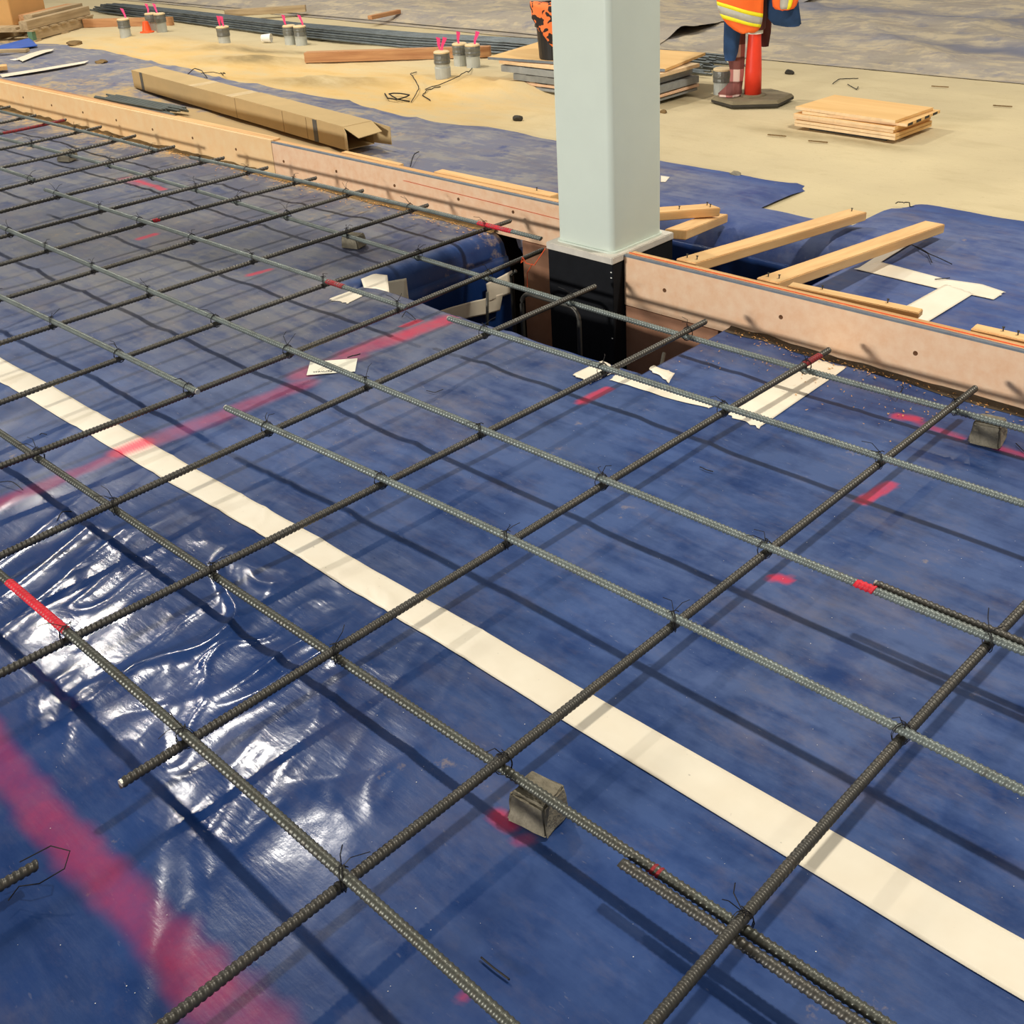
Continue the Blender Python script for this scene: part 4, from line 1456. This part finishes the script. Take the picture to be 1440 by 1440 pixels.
ground_timber('thick reddish brown timber beam lying on the sand left of the panel stack', (431, 88), (690, 80), .09, .085, M['fir'])
ground_timber('long plank on edge running between the green pallet and the rebar stack', (119, 38), (244, 35), .05, .09, M['fir'])
ground_timber('weathered timber lying behind the rebar stack at upper left', (318, 27), (431, 20), .09, .07, M['old_wood'], .03)
ground_timber('short dark timber lying on the grey plastic behind the rebar stack', (521, 35), (562, 26), .06, .04, M['fir'], .052)

# ------------------------------------------------------------------ pallet, carton and timbers at the upper left
pc = at(47, 57)
pa = math.radians(120)
pal = thing('pallet', 'weathered wooden pallet with green painted ends at the upper left', 'pallet', (pc.x, pc.y, gmax(pc.x, pc.y) - .0), pa)
e1 = Vector((math.cos(pa), math.sin(pa), 0))       # goes away to the right
# local x: away along the right side; local y: to the left (-x world)
for i, yy in enumerate((.0, .47, .94)):
    obj('stringer', MB().box((0, yy, .018), (1.15, yy + .05, .105)), M['old_wood'], pal, local=True)
    obj('green_end', MB().box((-.004, yy - .002, .018), (.06, yy + .052, .107)), M['green'], pal, local=True)
for i in range(7):
    u = i * .172
    obj('deck_slat', MB().box((u, -.02, .107), (u + .11, 1.01, .125)), M['old_wood'], pal, local=True)
for i in range(3):
    u = i * .51
    obj('bottom_slat', MB().box((u, -.02, .0), (u + .11, 1.01, .018)), M['old_wood'], pal, local=True)


def on_pallet(x, y, z):
    return pal.location + Vector((x * math.cos(pa) - y * math.sin(pa), x * math.sin(pa) + y * math.cos(pa), z))


timber('timber', 'thick grey timber lying on the right edge of the pallet', 'timber', on_pallet(-.02, .07, .172), on_pallet(1.15, .07, .172), .10, .09, M['old_wood'])
timber('timber', 'second grey timber on the pallet, just left of the thick one', 'timber', on_pallet(.25, .19, .187), on_pallet(1.2, .19, .187), .11, .12, M['old_wood'])
timber('timber', 'brown plank lying on the pallet against the orange carton', 'timber', on_pallet(.35, .33, .183), on_pallet(1.25, .33, .183), .10, .11, M['fir'])
ct = thing('carton', 'large plain orange brown cardboard carton standing on the pallet at the top left corner', 'box', on_pallet(.34, .46, .127), pa)
obj('carton_body', MB().box((0, 0, 0), (.62, .62, .62)), M['carton'], ct, local=True, bevel=.006)
obj('packing_tape', MB().box((-.002, .30, .1), (0, .34, .62)), M['tan_band'], ct, local=True)
o = obj('wooden_tray', MB().box((.02, .20, .126), (.22, .98, .150)), M['old_wood'], pal, local=True)
bp_ = [at(0, 74), at(48, 62), at(54, 69), at(0, 77)]
ft = MB().hexa([(bp_[3].x, bp_[3].y, .03), (bp_[2].x, bp_[2].y, .03), (bp_[1].x, bp_[1].y, .03), (bp_[0].x, bp_[0].y, .03),
                (bp_[3].x, bp_[3].y, .036), (bp_[2].x, bp_[2].y, .038), (bp_[1].x - .03, bp_[1].y - .03, .065), (bp_[0].x, bp_[0].y - .03, .065)])
tag(obj('folded_tarp', ft, M['bluetarp'], bevel=.004), 'bright blue folded plastic flap in front of the pallet at upper left', 'tarp')
ground_timber('short pale board lying on the dusty sheet at the left edge', (-25, 80), (41, 78), .07, .03, M['old_wood'], .035)
o = obj('wooden_offcut', MB().beam(at(-8, 96, .065), at(10, 94, .065), .14, .035), M['pine_lx'], bevel=.003)
tag(o, 'yellow wooden offcut at the left edge behind the tan form board', 'timber')
o = obj('paper_scrap', MB().box((0, 0, 0), (.10, .07, .004)), M['white'])
o.location = at(22, 84, .032)
tag(o, 'small white scrap on the dusty sheet at far left', 'scrap')


# ------------------------------------------------------------------ conduit stubs with pink ribbons
def stub(label, px, py, h, r=.056, ribbons=1, lean=0.0, wraps=1, seed=0, capm=True):
    c = at(px, py)
    z0 = gmax(c.x, c.y) - .03
    rr = random.Random(seed)
    t = thing('conduit_stub', label, 'pipe', (c.x, c.y, z0), rr.uniform(0, 6), 'conduit stubs rising from the sand')
    H = h + .03
    obj('pipe', MB().lathe([(r, 0), (r, H)], sides=20), M['conduit'], t, smooth=False, local=True)
    obj('cap', MB().lathe([(r + .004, H - .006), (r + .006, H + .004), (r - .004, H + .010)], sides=20), M['conduit_cap'], t, local=True)
    wr = MB()
    zs = H - .008
    prof = []
    for k in range(7):
        prof.append((r + .004 + rr.uniform(0, .004), zs - .075 + k * .0125))
    wr.lathe(prof, sides=18)
    obj('tape_wrap', wr, M['duct'], t, local=True)
    if wraps > 1:
        obj('coupling', MB().lathe([(r, .03), (r + .005, .032), (r + .005, H * .5), (r, H * .5 + .004)], sides=20), M['conduit'], t, local=True)
    for k in range(ribbons):
        a = rr.uniform(0, 6.28)
        bx_, by_ = .6 * r * math.cos(a), .6 * r * math.sin(a)
        rb = MB()
        P = np.zeros((7, 2, 3))
        lx, ly = rr.uniform(-.03, .03), rr.uniform(-.03, .03)
        wdir = (math.cos(2.4 - t.rotation_euler.z - 1.57), math.sin(2.4 - t.rotation_euler.z - 1.57))
        for j in range(7):
            s = j / 6
            wv = .006 + .010 * s
            mx, my = bx_ + lx * s, by_ + ly * s + .006 * math.sin(s * 5)
            P[j, 0] = (mx - wv * wdir[0], my - wv * wdir[1], H + .004 + .105 * s)
            P[j, 1] = (mx + wv * wdir[0], my + wv * wdir[1], H + .004 + .105 * s - .01 * s)
        rb.grid(P)
        o = obj('ribbon', rb, M['pink'], t, local=True)
        md = o.modifiers.new('thickness', 'SOLIDIFY')
        md.thickness = .001
    return t


stub('grey taped pipe stub with one pink ribbon, farthest left, beside the plank', 178, 55, .175, seed=1)
stub('left one of two touching pipe stubs beside the small orange cone', 215, 42, .175, seed=2)
stub('right one of two touching pipe stubs beside the small orange cone', 228, 44, .185, seed=3)
stub('lone grey pipe stub with two pink ribbons, right of the small orange cone', 317, 66, .15, ribbons=2, seed=4)
stub('left one of two touching pipe stubs beside the white cup', 409, 60, .17, seed=5)
stub('right one of two touching pipe stubs beside the white cup', 424, 61, .172, seed=6)
stub('nearest grey pipe stub with two pink ribbons in front of the thick timber beam', 624, 116, .19, ribbons=2, seed=7, wraps=2)
stub('left one of two pipe stubs standing against the thick timber beam', 648, 91, .17, seed=8)
stub('right one of two pipe stubs standing against the thick timber beam', 666, 94, .175, seed=9)
stub('grey pipe stub with a crumpled silver tape top just left of the red post', 1015, 131, .165, ribbons=0, seed=10)
c = at(207, 45)
oc = thing('small_cone', 'small orange plastic cone beside two pipe stubs at upper left', 'cone', (c.x, c.y, gmax(c.x, c.y) + .002))
obj('cone', MB().lathe([(.055, .008), (.048, .02), (.030, .11), (.018, .115)], sides=16), M['orange'], oc, local=True)
obj('rim', MB().lathe([(.075, 0), (.075, .008), (.05, .012)], sides=16), M['orange'], oc, local=True)
c = at(376, 59)
cu = thing('white_cup', 'small white plastic cup lying on the sand beside two pipe stubs', 'cup', (c.x, c.y, gmax(c.x, c.y) + .045), .6)
cm_ = MB().lathe([(.034, -.05), (.043, .045), (.040, .045), (.031, -.045)], sides=16)
cm_.v = [(p[2], p[1], p[0]) for p in cm_.v]
obj('cup_wall', cm_, M['white'], cu, local=True)

# ------------------------------------------------------------------ stack of form panels with a plywood sheet and a bucket
px0, py0 = -5.95, 6.0
st_h = 0.008
rt = random.Random(5)
PANELS = [('panel_grey', -5.93, .018), ('form_pink', -5.90, .018), ('panel_grey', -5.96, .045), ('panel_grey', -6.02, .045), ('ply_edge', -6.10, .024)]
zc = gmax(-5.5, 6.2) + .012
lab = ['bottom grey form panel of the stack behind the column', 'salmon edged panel second from the bottom of the stack behind the column',
       'thick grey panel third from the bottom of the stack behind the column', 'thick grey panel with a dark slot, fourth in the stack behind the column', 'pale plywood panel just under the top sheet of the stack behind the column']
PLY = [0, 0, 0]
for i, ((mt, xl, h), lb_) in enumerate(zip(PANELS, lab)):
    dx, dy = rt.uniform(-.03, .03), rt.uniform(-.02, .02)
    g_ = .008 if i else 0
    zc += g_
    t = thing('plywood_board', lb_, 'panel', (xl + .6, 6.3, zc))
    obj('panel', MB().box((xl + dx, 6.0 + dy, zc), (-4.72 + dx, 6.55 + dy, zc + h)), M[mt], t, bevel=.002)
    if i in (2, 3, 4):
        for k in range(5):
            sx = xl + .25 + k * .21
            obj('dark_slot', MB().box((sx + dx, 6.0 + dy - .0015, zc - .006), (sx + .07 + dx, 6.0 + dy + .05, zc - .0005)), M['rubber_dark'], t)
    if i:
        for sx in (xl + .15, -4.9):
            obj('spacer', MB().box((sx + dx, 6.03, zc - g_), (sx + .05 + dx, 6.5, zc)), M['old_wood'], t)
    zc += h
zt = zc + .006
pq = [at(686, 80, zt + .018), at(935, 97, zt + .018), at(992, 74, zt + .018), at(760, 58, zt + .018)]
pq[1] = pq[0] + (pq[1] - pq[0])
pm = MB()
pm.hexa([(q.x, q.y, zt) for q in pq] + [(q.x, q.y, zt + .018) for q in pq])
t = thing('plywood_sheet', 'large orange plywood sheet lying on the panel stack and the rebar behind the column', 'plywood', ((pq[0].x + pq[2].x) / 2, (pq[0].y + pq[2].y) / 2, zt))
obj('sheet_face', pm, M['ply'], t)
q0, q1 = pq[0], pq[1]
e_ = (q1 - q0).normalized()
nrm = Vector((e_.y, -e_.x, 0)) * .0015
obj('painted_edge', MB().hexa([tuple(q0 + nrm * 1 - Vector((0, 0, .018))), tuple(q1 + nrm - Vector((0, 0, .018))), tuple(q1 - Vector((0, 0, .018))), tuple(q0 - Vector((0, 0, .018))), tuple(q0 + nrm), tuple(q1 + nrm), tuple(q1), tuple(q0)]), M['edge_grey'], t)
# bucket
bc = at(783, 81, zt + .018)
bk = thing('bucket', 'black plastic bucket with an orange cloth hanging over it, half hidden behind the column', 'bucket', (bc.x, bc.y, zt + .019))
obj('body', MB().lathe([(.120, 0), (.124, .004), (.136, .22), (.148, .22), (.148, .235), (.138, .24), (.138, .262), (.149, .262), (.149, .275), (.140, .278), (.142, .36), (.150, .362), (.150, .372), (.138, .372), (.135, .35)], sides=28, caps=False), M['black_plastic'], bk, local=True)
obj('bottom', MB().lathe([(.118, .001), (.118, .006)], sides=24), M['black_plastic'], bk, local=True)
oc = thing('orange_cloth', 'orange cloth with black patches hanging over the rim of the black bucket', 'cloth', (bc.x, bc.y, zt + .019))
P = np.zeros((10, 15, 3))
for j in range(10):
    for i in range(15):
        a = -2.25 + 1.75 * i / 14
        s = j / 9
        r_ = .170 + .007 * math.sin(i * 1.3 + j * .5) * s
        zz = .40 - s * (.07 + .022 * i + .012 * math.sin(i * 1.5))
        if j == 0:
            r_, zz = .10, .385
        P[j, i] = (r_ * math.cos(a), r_ * math.sin(a), zz)
o = obj('cloth', MB().grid(P), None, oc, smooth=True, local=True)
tq = NT('orange_black_cloth')
v = tq.coords()
tq.base(tq.mix(tq.ramp(tq.noise(v, 15, 1.5, .4, 1.2), .50, .53), (1.0, .22, .05, 1), lin(40, 30, 28)))
tq.b.inputs['Roughness'].default_value = .8
o.data.materials.append(tq.m)
o.modifiers.new('thickness', 'SOLIDIFY').thickness = .004

# ------------------------------------------------------------------ small stack of plywood squares
pts = [at(1117, 181), at(1258, 202), at(1312, 184), at(1168, 163)]
ctr = sum(pts, Vector()) / 4
ux = (pts[1] - pts[0])
pang = math.atan2(ux.y, ux.x)
zz = gmax(ctr.x, ctr.y) + .022
WL, WD = ux.length, .40
labs = ['bottom plywood square of the small stack on the sand', 'second plywood square from the bottom of the small stack on the sand', 'third plywood square of the small stack on the sand', 'fourth plywood square of the small stack, just under the notched one', 'plywood square with dark notches in its edge, second from the top of the small stack', 'top plywood square of the small stack on the sand']
rt = random.Random(3)
offs = [(.0, 0, 0), (.0, .0, .0), (-.015, .01, -.01), (-.01, 0, .01), (.035, .02, .05), (-.005, .01, -.02)]
for i in range(2):
    o = obj('batten', MB().box((-.25, -.02, 0), (.25, .02, .02)), M['rubber_dark'])
    o.location = (ctr.x + (.14 if i else -.14) * -math.sin(pang) , ctr.y + (.14 if i else -.14) * math.cos(pang), gmax(ctr.x, ctr.y) + .001)
    o.rotation_euler = (0, 0, pang)
    tag(o, ('nearer' if not i else 'farther') + ' dark batten under the small stack of plywood squares', 'batten')
for i in range(6):
    dx, dy, da = offs[i]
    t = thing('plywood_square', labs[i], 'plywood', (ctr.x + dx, ctr.y + dy, zz), pang + da)
    obj('sheet_face', MB().box((-WL / 2, -WD / 2, .002), (WL / 2, WD / 2, .018)), M['ply'], t, local=True)
    obj('front_edge', MB().box((-WL / 2, -WD / 2 - .0015, .002), (WL / 2, -WD / 2, .0175)), M['ply_edge'], t, local=True)
    if i == 4:
        for k in range(4):
            obj('dark_notch', MB().box((WL / 2, -WD / 2 + .01 + k * .1, .003), (WL / 2 + .0015, -WD / 2 + .065 + k * .1, .017)), M['rubber_dark'], t, local=True)
    zz += .0185

# ------------------------------------------------------------------ red post with rubber base and hanging clothes
bc = at(1058, 142)
gz0 = gmax(bc.x, bc.y) + .012
rz_ = math.atan2(.54, .84)                # local x to the right of the picture, local y away from the camera
po = thing('delineator_post', 'tall red orange plastic post standing in a hexagonal black rubber base', 'post', (bc.x, bc.y, gz0), rz_)
hexp = [(.27 * math.cos(math.radians(a)), .25 * math.sin(math.radians(a))) for a in (8, 62, 128, 188, 242, 308)]
obj('rubber_base', MB().poly(hexp, 0, .018), M['rubber_dark'], po, local=True, bevel=.003)
obj('base_top', MB().add([(p[0], p[1], .018) for p in hexp] + [(p[0] * .93, p[1] * .93, .036) for p in hexp], [(i, (i + 1) % 6, 6 + (i + 1) % 6, 6 + i) for i in range(6)] + [tuple(range(6, 12))]), M['rubber'], po, local=True)
obj('collar', MB().lathe([(.088, .036), (.086, .044), (.06, .046)], sides=24), M['rubber'], po, local=True)
obj('tube', MB().lathe([(.056, .040), (.053, .2), (.042, .42), (.047, 1.0), (.035, 1.04), (.02, 1.05)], sides=24), M['post_red'], po, local=True, smooth=True)
obj('handle', MB().tube([(-.03, 0, 1.04), (-.03, 0, 1.09), (0, 0, 1.11), (.03, 0, 1.09), (.03, 0, 1.04)], .012, 8), M['post_red'], po, local=True, smooth=True)
obj('reflective_band', MB().lathe([(.0528, .43), (.0522, .50)], sides=24, caps=False), M['white'], po, local=True)
obj('base_slot', MB().box((.06, .12, .030), (.17, .135, .0362)), M['rubber_dark'], po, local=True)

# plaid shirt hanging behind and left of the post down to the base
ps = thing('plaid_shirt', 'maroon plaid shirt hanging down the left side of the red post to its base', 'shirt', (bc.x, bc.y, gz0), rz_)
m1 = MB().loft([(-.118, -.01, .075, .045, .03), (-.112, -.012, .12, .042, .028), (-.106, -.012, .18, .042, .03), (-.112, -.008, .26, .050, .03), (-.115, .0, .36, .054, .034), (-.115, .0, .48, .055, .036), (-.115, .0, .62, .054, .036), (-.11, .0, .78, .05, .036), (-.09, .0, .9, .03, .03)], 26, .10, 5, .6)
obj('front', m1, M['plaid'], ps, local=True, smooth=True)
m2 = MB().loft([(-.150, -.05, .040, .055, .035), (-.145, -.055, .062, .065, .045), (-.13, -.04, .09, .05, .04), (-.118, -.022, .12, .035, .026)], 20, .2, 4, 1.0)
obj('cuff', m2, M['plaid'], ps, local=True, smooth=True)
m3 = MB().loft([(.060, .095, .33, .03, .018), (.055, .09, .42, .045, .022), (.04, .09, .52, .06, .025), (.02, .085, .7, .075, .025), (.01, .08, .9, .06, .02)], 22, .1, 4)
obj('back', m3, M['maroon'], ps, local=True, smooth=True)
m4 = MB().loft([(0, 0, .455, .064, .064), (0, 0, .47, .066, .068), (0.0, 0, .53, .066, .070), (.0, 0, .70, .066, .070), (0, 0, .95, .066, .068)], 24, .03, 5)
m4.f = m4.f[:-2]
obj('hem', m4, M['maroon'], ps, local=True, smooth=True)

# navy jacket
jk = thing('navy_jacket', 'dark navy jacket hanging on the red post under the orange vest', 'jacket', (bc.x, bc.y, gz0), rz_)
m1 = MB().loft([(-.150, -.078, .275, .032, .022), (-.148, -.08, .33, .046, .03), (-.145, -.08, .42, .052, .032), (-.14, -.08, .52, .055, .03), (-.12, -.085, .64, .055, .028), (-.10, -.085, .8, .04, .025), (-.085, -.08, .95, .03, .02)], 22, .07, 5, .3)
obj('sleeve', m1, M['navy'], jk, local=True, smooth=True)
m2 = MB().loft([(.225, -.055, .475, .045, .03), (.195, -.055, .49, .085, .04), (.175, -.055, .53, .098, .045), (.165, -.05, .62, .095, .045), (.145, -.05, .76, .06, .04), (.125, -.03, .92, .035, .035)], 24, .08, 5, 1.1)
obj('body', m2, M['navy'], jk, local=True, smooth=True)

# high-visibility vest
vt = thing('safety_vest', 'bright orange safety vest with lime and silver bands hanging on the red post', 'vest', (bc.x, bc.y, gz0), rz_)


def vest_panel(name, levels, depth, bands, y0):
    """levels: (z, xl, xr); bands: (fraction across along the tilted line) as height offsets of the bottom contour"""
    nx = 14
    P = np.zeros((len(levels), nx, 3))
    for j, (z, xl, xr, tz) in enumerate(levels):
        for i in range(nx):
            s = i / (nx - 1)
            x = xl * (1 - s) + xr * s
            P[j, i] = (x, y0 - depth * math.sin(math.pi * s) - .008 * math.sin(s * 9 + j * .4), z + tz * (s - .5))
    o = obj(name, MB().grid(P), M['vest'], vt, smooth=True, local=True)
    o.modifiers.new('thickness', 'SOLIDIFY').thickness = .004
    return P


def band(name, P, j0, j1, mt, parent_levels):
    """strip sewn on the panel between level rows j0 and j1 (fractions)"""
    n = P.shape[1]

    def row(j):
        a = int(math.floor(j))
        t = j - a
        a2 = min(a + 1, P.shape[0] - 1)
        return P[a] * (1 - t) + P[a2] * t
    Q = np.zeros((3, n, 3))
    for k in range(3):
        Q[k] = row(j0 + (j1 - j0) * k / 2)
        Q[k, :, 1] -= .005
    o = obj(name, MB().grid(Q), mt, vt, smooth=True, local=True)
    o.modifiers.new('thickness', 'SOLIDIFY').thickness = .002


lv = [(.455, -.085, -.022, .015), (.462, -.13, .0, -.02), (.485, -.172, .020, -.045), (.515, -.205, .034, -.065), (.545, -.225, .042, -.08), (.575, -.235, .046, -.085), (.605, -.241, .048, -.085), (.635, -.243, .048, -.08), (.68, -.24, .048, -.06), (.76, -.22, .048, -.03), (.86, -.18, .045, 0), (.97, -.12, .04, 0), (1.05, -.07, .03, 0)]
PA = vest_panel('front_panel', lv, .035, None, -.125)
band('lime_band', PA, 3.0, 3.75, M['lime'], lv)
band('silver_band', PA, 3.75, 5.3, M['silver'], lv)
band('lime_band', PA, 5.3, 6.1, M['lime'], lv)
lv2 = [(.585, .150, .205, .0), (.592, .120, .235, .0), (.61, .105, .25, .0), (.64, .10, .26, -.0), (.70, .10, .27, -.0), (.80, .10, .25, 0), (.92, .06, .18, 0), (1.04, .03, .09, 0)]
PB = vest_panel('side_panel', lv2, .02, None, -.128)
Q = np.zeros((4, 2, 3))
for nm, s0, s1, mt in (('silver_band', .30, .62, 'silver'), ('lime_band', .62, .78, 'lime')):
    rows = []
    for j in range(1, 7):
        a = PB[j]
        n = a.shape[0]
        f0, f1 = s0 * (n - 1), s1 * (n - 1)
        xx = [np.array([np.interp(f, range(n), a[:, k]) for k in range(3)]) for f in (f0, (f0 + f1) / 2, f1)]
        for q in xx:
            q[1] -= .005
        rows.append(xx)
    o = obj(nm, MB().grid(np.array(rows)), M[mt], vt, smooth=True, local=True)
    o.modifiers.new('thickness', 'SOLIDIFY').thickness = .002

# ------------------------------------------------------------------ loose wires, clods and scraps
def wire(label, px, r=.0028, z=.01, arch=0.0, cat='wire'):
    P = [at(*q) for q in px]
    n = 18
    d = [0]
    for a, b in zip(P, P[1:]):
        d.append(d[-1] + (b - a).length)
    pts = []
    for k in range(n + 1):
        s = d[-1] * k / n
        x, y = np.interp(s, d, [q.x for q in P]), np.interp(s, d, [q.y for q in P])
        base_ = max(gmax(x, y) + .004, back_z(x, y) + .006 if y < (4.97 if x > -8 else 5.3) else -1) if y > 3.3 else float(hgt(x, y)) + .003
        pts.append((x, y, base_ + z * .3 + arch * math.sin(math.pi * k / n)))
    tag(obj('wire', MB().tube(pts, r, 5), M['wire'], smooth=True), label, cat)


wire('loose bent black wire on the sand left of the cardboard box end', [(248, 113), (262, 112), (275, 105), (285, 107), (292, 114)], .004, arch=.03)
wire('thin pale wire loop on the sand above the cardboard box', [(283, 106), (300, 104), (318, 108), (310, 100)], .003)
wire('tangled black wire coil on the sand', [(541, 130), (545, 138), (560, 141), (578, 136), (560, 133), (546, 133), (560, 139), (576, 140)], .005, arch=.02)
wire('long thin wire running from the coil to the nearest pipe stub', [(578, 141), (590, 128), (578, 115), (586, 103)], .0035, arch=.02)
wire('long curved wire on the sand below the nearest pipe stub', [(598, 128), (620, 125), (645, 120), (658, 112), (664, 97)], .0035, arch=.02)
wire('short wire hooked beside the long curved wire', [(605, 139), (594, 133), (602, 128), (620, 126)], .0035)
wire('bent thin wire on the sand between the post and the plywood stack', [(1171, 117), (1180, 111), (1207, 109)], .003)
wire('short wire beside the bent wire behind the plywood stack', [(1192, 117), (1205, 124), (1207, 120)], .003)
wire('black wire lying on the blue sheet beside the cream tape behind the right board', [(1282, 350), (1292, 356), (1306, 366), (1338, 377)], .002, arch=.01)
wire('short wire on the sheet under the long black wire', [(1286, 352), (1304, 362), (1310, 375)], .002)
wire('short straight wire on the sheet edge behind the right form board', [(1259, 286), (1286, 287)], .0025)
wire('short wire on the cream tape behind the right form board', [(1314, 399), (1335, 397)], .002)
wire('short black wire piece on the sheet at the bottom centre', [(677, 1353), (695, 1368), (717, 1384)], .0018)
wire('bent wire on the sheet beside the pink mark at the pit', [(566, 453), (572, 448), (585, 455)], .0015, arch=.01)
wire('small bent wire on the sheet in the middle', [(600, 555), (612, 558), (624, 554)], .0012)
wire('tiny bent wire on the sheet at left above the cream tape', [(57, 616), (60, 614), (67, 616)], .0015)
wire('bent black wire on the sheet at the left edge', [(2, 684), (20, 688), (34, 696)], .0015, arch=.01)
wire('short curved black wire under a crossing rebar at left', [(82, 738), (90, 730), (102, 725)], .0016, arch=.01)
wire('short black wire beside the white card', [(490, 515), (500, 513), (508, 510)], .0022, .05)
wire('bent black wire near the grey block at the right edge', [(1428, 628), (1440, 640), (1446, 642)], .0015)
wire('bent wire at the foot of the right form board', [(1250, 560), (1262, 568), (1270, 552), (1268, 548)], .0015, arch=.01)
wire('small black wire piece on the sheet near the lower tape end of the pit', [(984, 664), (992, 667), (1003, 669)], .0016)
wire('thin dark twig on the dusty sheet left of the column', [(578, 241), (584, 228), (590, 222)], .003, arch=.02)


def clod(label, px, py, r, mt, flat=.6, seed=0, name='clod', z=None):
    bm = bmesh.new()
    bmesh.ops.create_icosphere(bm, subdivisions=2, radius=1)
    rr = random.Random(seed)
    mb = MB()
    vv = []
    for v in bm.verts:
        k = 1 + rr.uniform(-.22, .18)
        vv.append((v.co.x * r * k * 1.2, v.co.y * r * k, v.co.z * r * k * flat))
    mb.add(vv, [[q.index for q in f.verts] for f in bm.faces])
    bm.free()
    c = at(px, py)
    zz = max(gmax(c.x, c.y), back_z(c.x, c.y) + .008 if c.y < (4.97 if c.x > -8 else 5.3) else -1)
    mb.v = [(p[0] + c.x, p[1] + c.y, p[2] + zz + r * flat * .6) for p in mb.v]
    tag(obj(name, mb, M[mt]), label, 'stone')


clod('small grey clod on the far edge of the blue sheet right of the column', 1034, 243, .028, 'concrete', seed=1)
clod('dark flat clump on the sand right of the pallet', 105, 61, .08, 'dirt', .3, 2)
clod('dark clump of soil on the dusty sheet above the tan board', 143, 91, .055, 'dirt', .35, 3)
clod('small dark block on the sand left of the column', 728, 165, .03, 'rubber_dark', .7, 4)
clod('small dark stone on the sand behind the red post', 1110, 103, .03, 'rubber_dark', .7, 5)
clod('small dark lump on the sand just right of the column', 933, 158, .02, 'dirt', .7, 6)
for i, (px, py) in enumerate(((1083, 578), (1092, 193), (1150, 202), (1410, 150), (1322, 122))):
    if py > 300:
        continue
    c0 = at(px, py)
    o = obj('wood_sliver', MB().beam((c0.x - .06, c0.y, gmax(c0.x, c0.y) + .01), (c0.x + .05, c0.y + .02, gmax(c0.x, c0.y) + .01), .008, .006), M['dirt'])
    tag(o, ['', 'thin wood sliver on the sand in front of the plywood stack, left one', 'thin wood sliver on the sand just below the plywood stack', 'thin wood sliver on the sand at the right edge', 'tiny wood sliver on the sand behind the plywood stack'][i], 'sliver')

# sawdust and chips along the foot of the boards
rt = np.random.RandomState(11)
mb = MB()


def flakes(n, xr, yc, spread, s):
    for _ in range(n):
        x = rt.uniform(*xr)
        y = yc - abs(rt.normal(0, spread)) - .012
        if PIT[0] - .05 < x < PIT[1] + .03 and y > PIT[2] - .05:
            continue
        z = float(hgt(x, y)) + .005
        a = rt.uniform(0, 6.28)
        l, w_ = s * rt.uniform(.5, 1.6), s * rt.uniform(.25, .6)
        dx, dy = math.cos(a), math.sin(a)
        mb.add([(x - dx * l, y - dy * l, z), (x + dy * w_, y - dx * w_, z + .001), (x + dx * l, y + dy * l, z + rt.uniform(.001, .005)), (x - dy * w_, y + dx * w_, z)], [(0, 1, 2, 3)])


flakes(900, (-8.5, PIT[0]), FY_L, .06, .007)
flakes(420, (PIT[1], .2), FY_R, .035, .005)
flakes(120, (PIT[1], -1.25), FY_R - .12, .12, .004)
chips = mb
mb = MB()
for _ in range(700):
    x, y = rt.uniform(-3.4, .2), rt.uniform(.3, 3.1)
    if PIT[0] - .1 < x < PIT[1] + .03 and y > PIT[2] - .05:
        continue
    z = float(hgt(x, y)) + .0012
    s = rt.uniform(.0005, .0013)
    mb.add([(x - s, y, z), (x, y - s, z), (x + s, y, z + .0006), (x, y + s, z)], [(0, 1, 2, 3)])
o = obj('white_specks', mb, M['white'])
tag(o, 'tiny white specks scattered over the blue sheet', 'specks', kind='stuff')
# soil at the left board's foot; right strip is painted shade of the board
mb = MB()
shade_strip = MB()
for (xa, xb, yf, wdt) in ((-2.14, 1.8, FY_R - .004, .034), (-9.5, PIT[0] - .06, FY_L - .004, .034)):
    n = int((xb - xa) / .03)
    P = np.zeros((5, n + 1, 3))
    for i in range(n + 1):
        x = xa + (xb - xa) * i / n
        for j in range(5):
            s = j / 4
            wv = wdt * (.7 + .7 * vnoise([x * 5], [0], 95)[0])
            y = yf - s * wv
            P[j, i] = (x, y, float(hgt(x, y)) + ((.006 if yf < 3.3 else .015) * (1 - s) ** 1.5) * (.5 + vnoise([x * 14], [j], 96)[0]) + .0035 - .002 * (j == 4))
    (shade_strip if yf < 3.3 else mb).grid(P)
o = obj('soil_fillet', mb, M['dirt'], smooth=True)
tag(o, 'loose brown soil and sawdust along the form boards with a painted shade strip at right', 'soil', kind='stuff')
obj('sawdust_chips', chips, M['sawdust'], o)
obj('soil_and_shade', shade_strip, M['pitsoil_shade'], o, smooth=True)
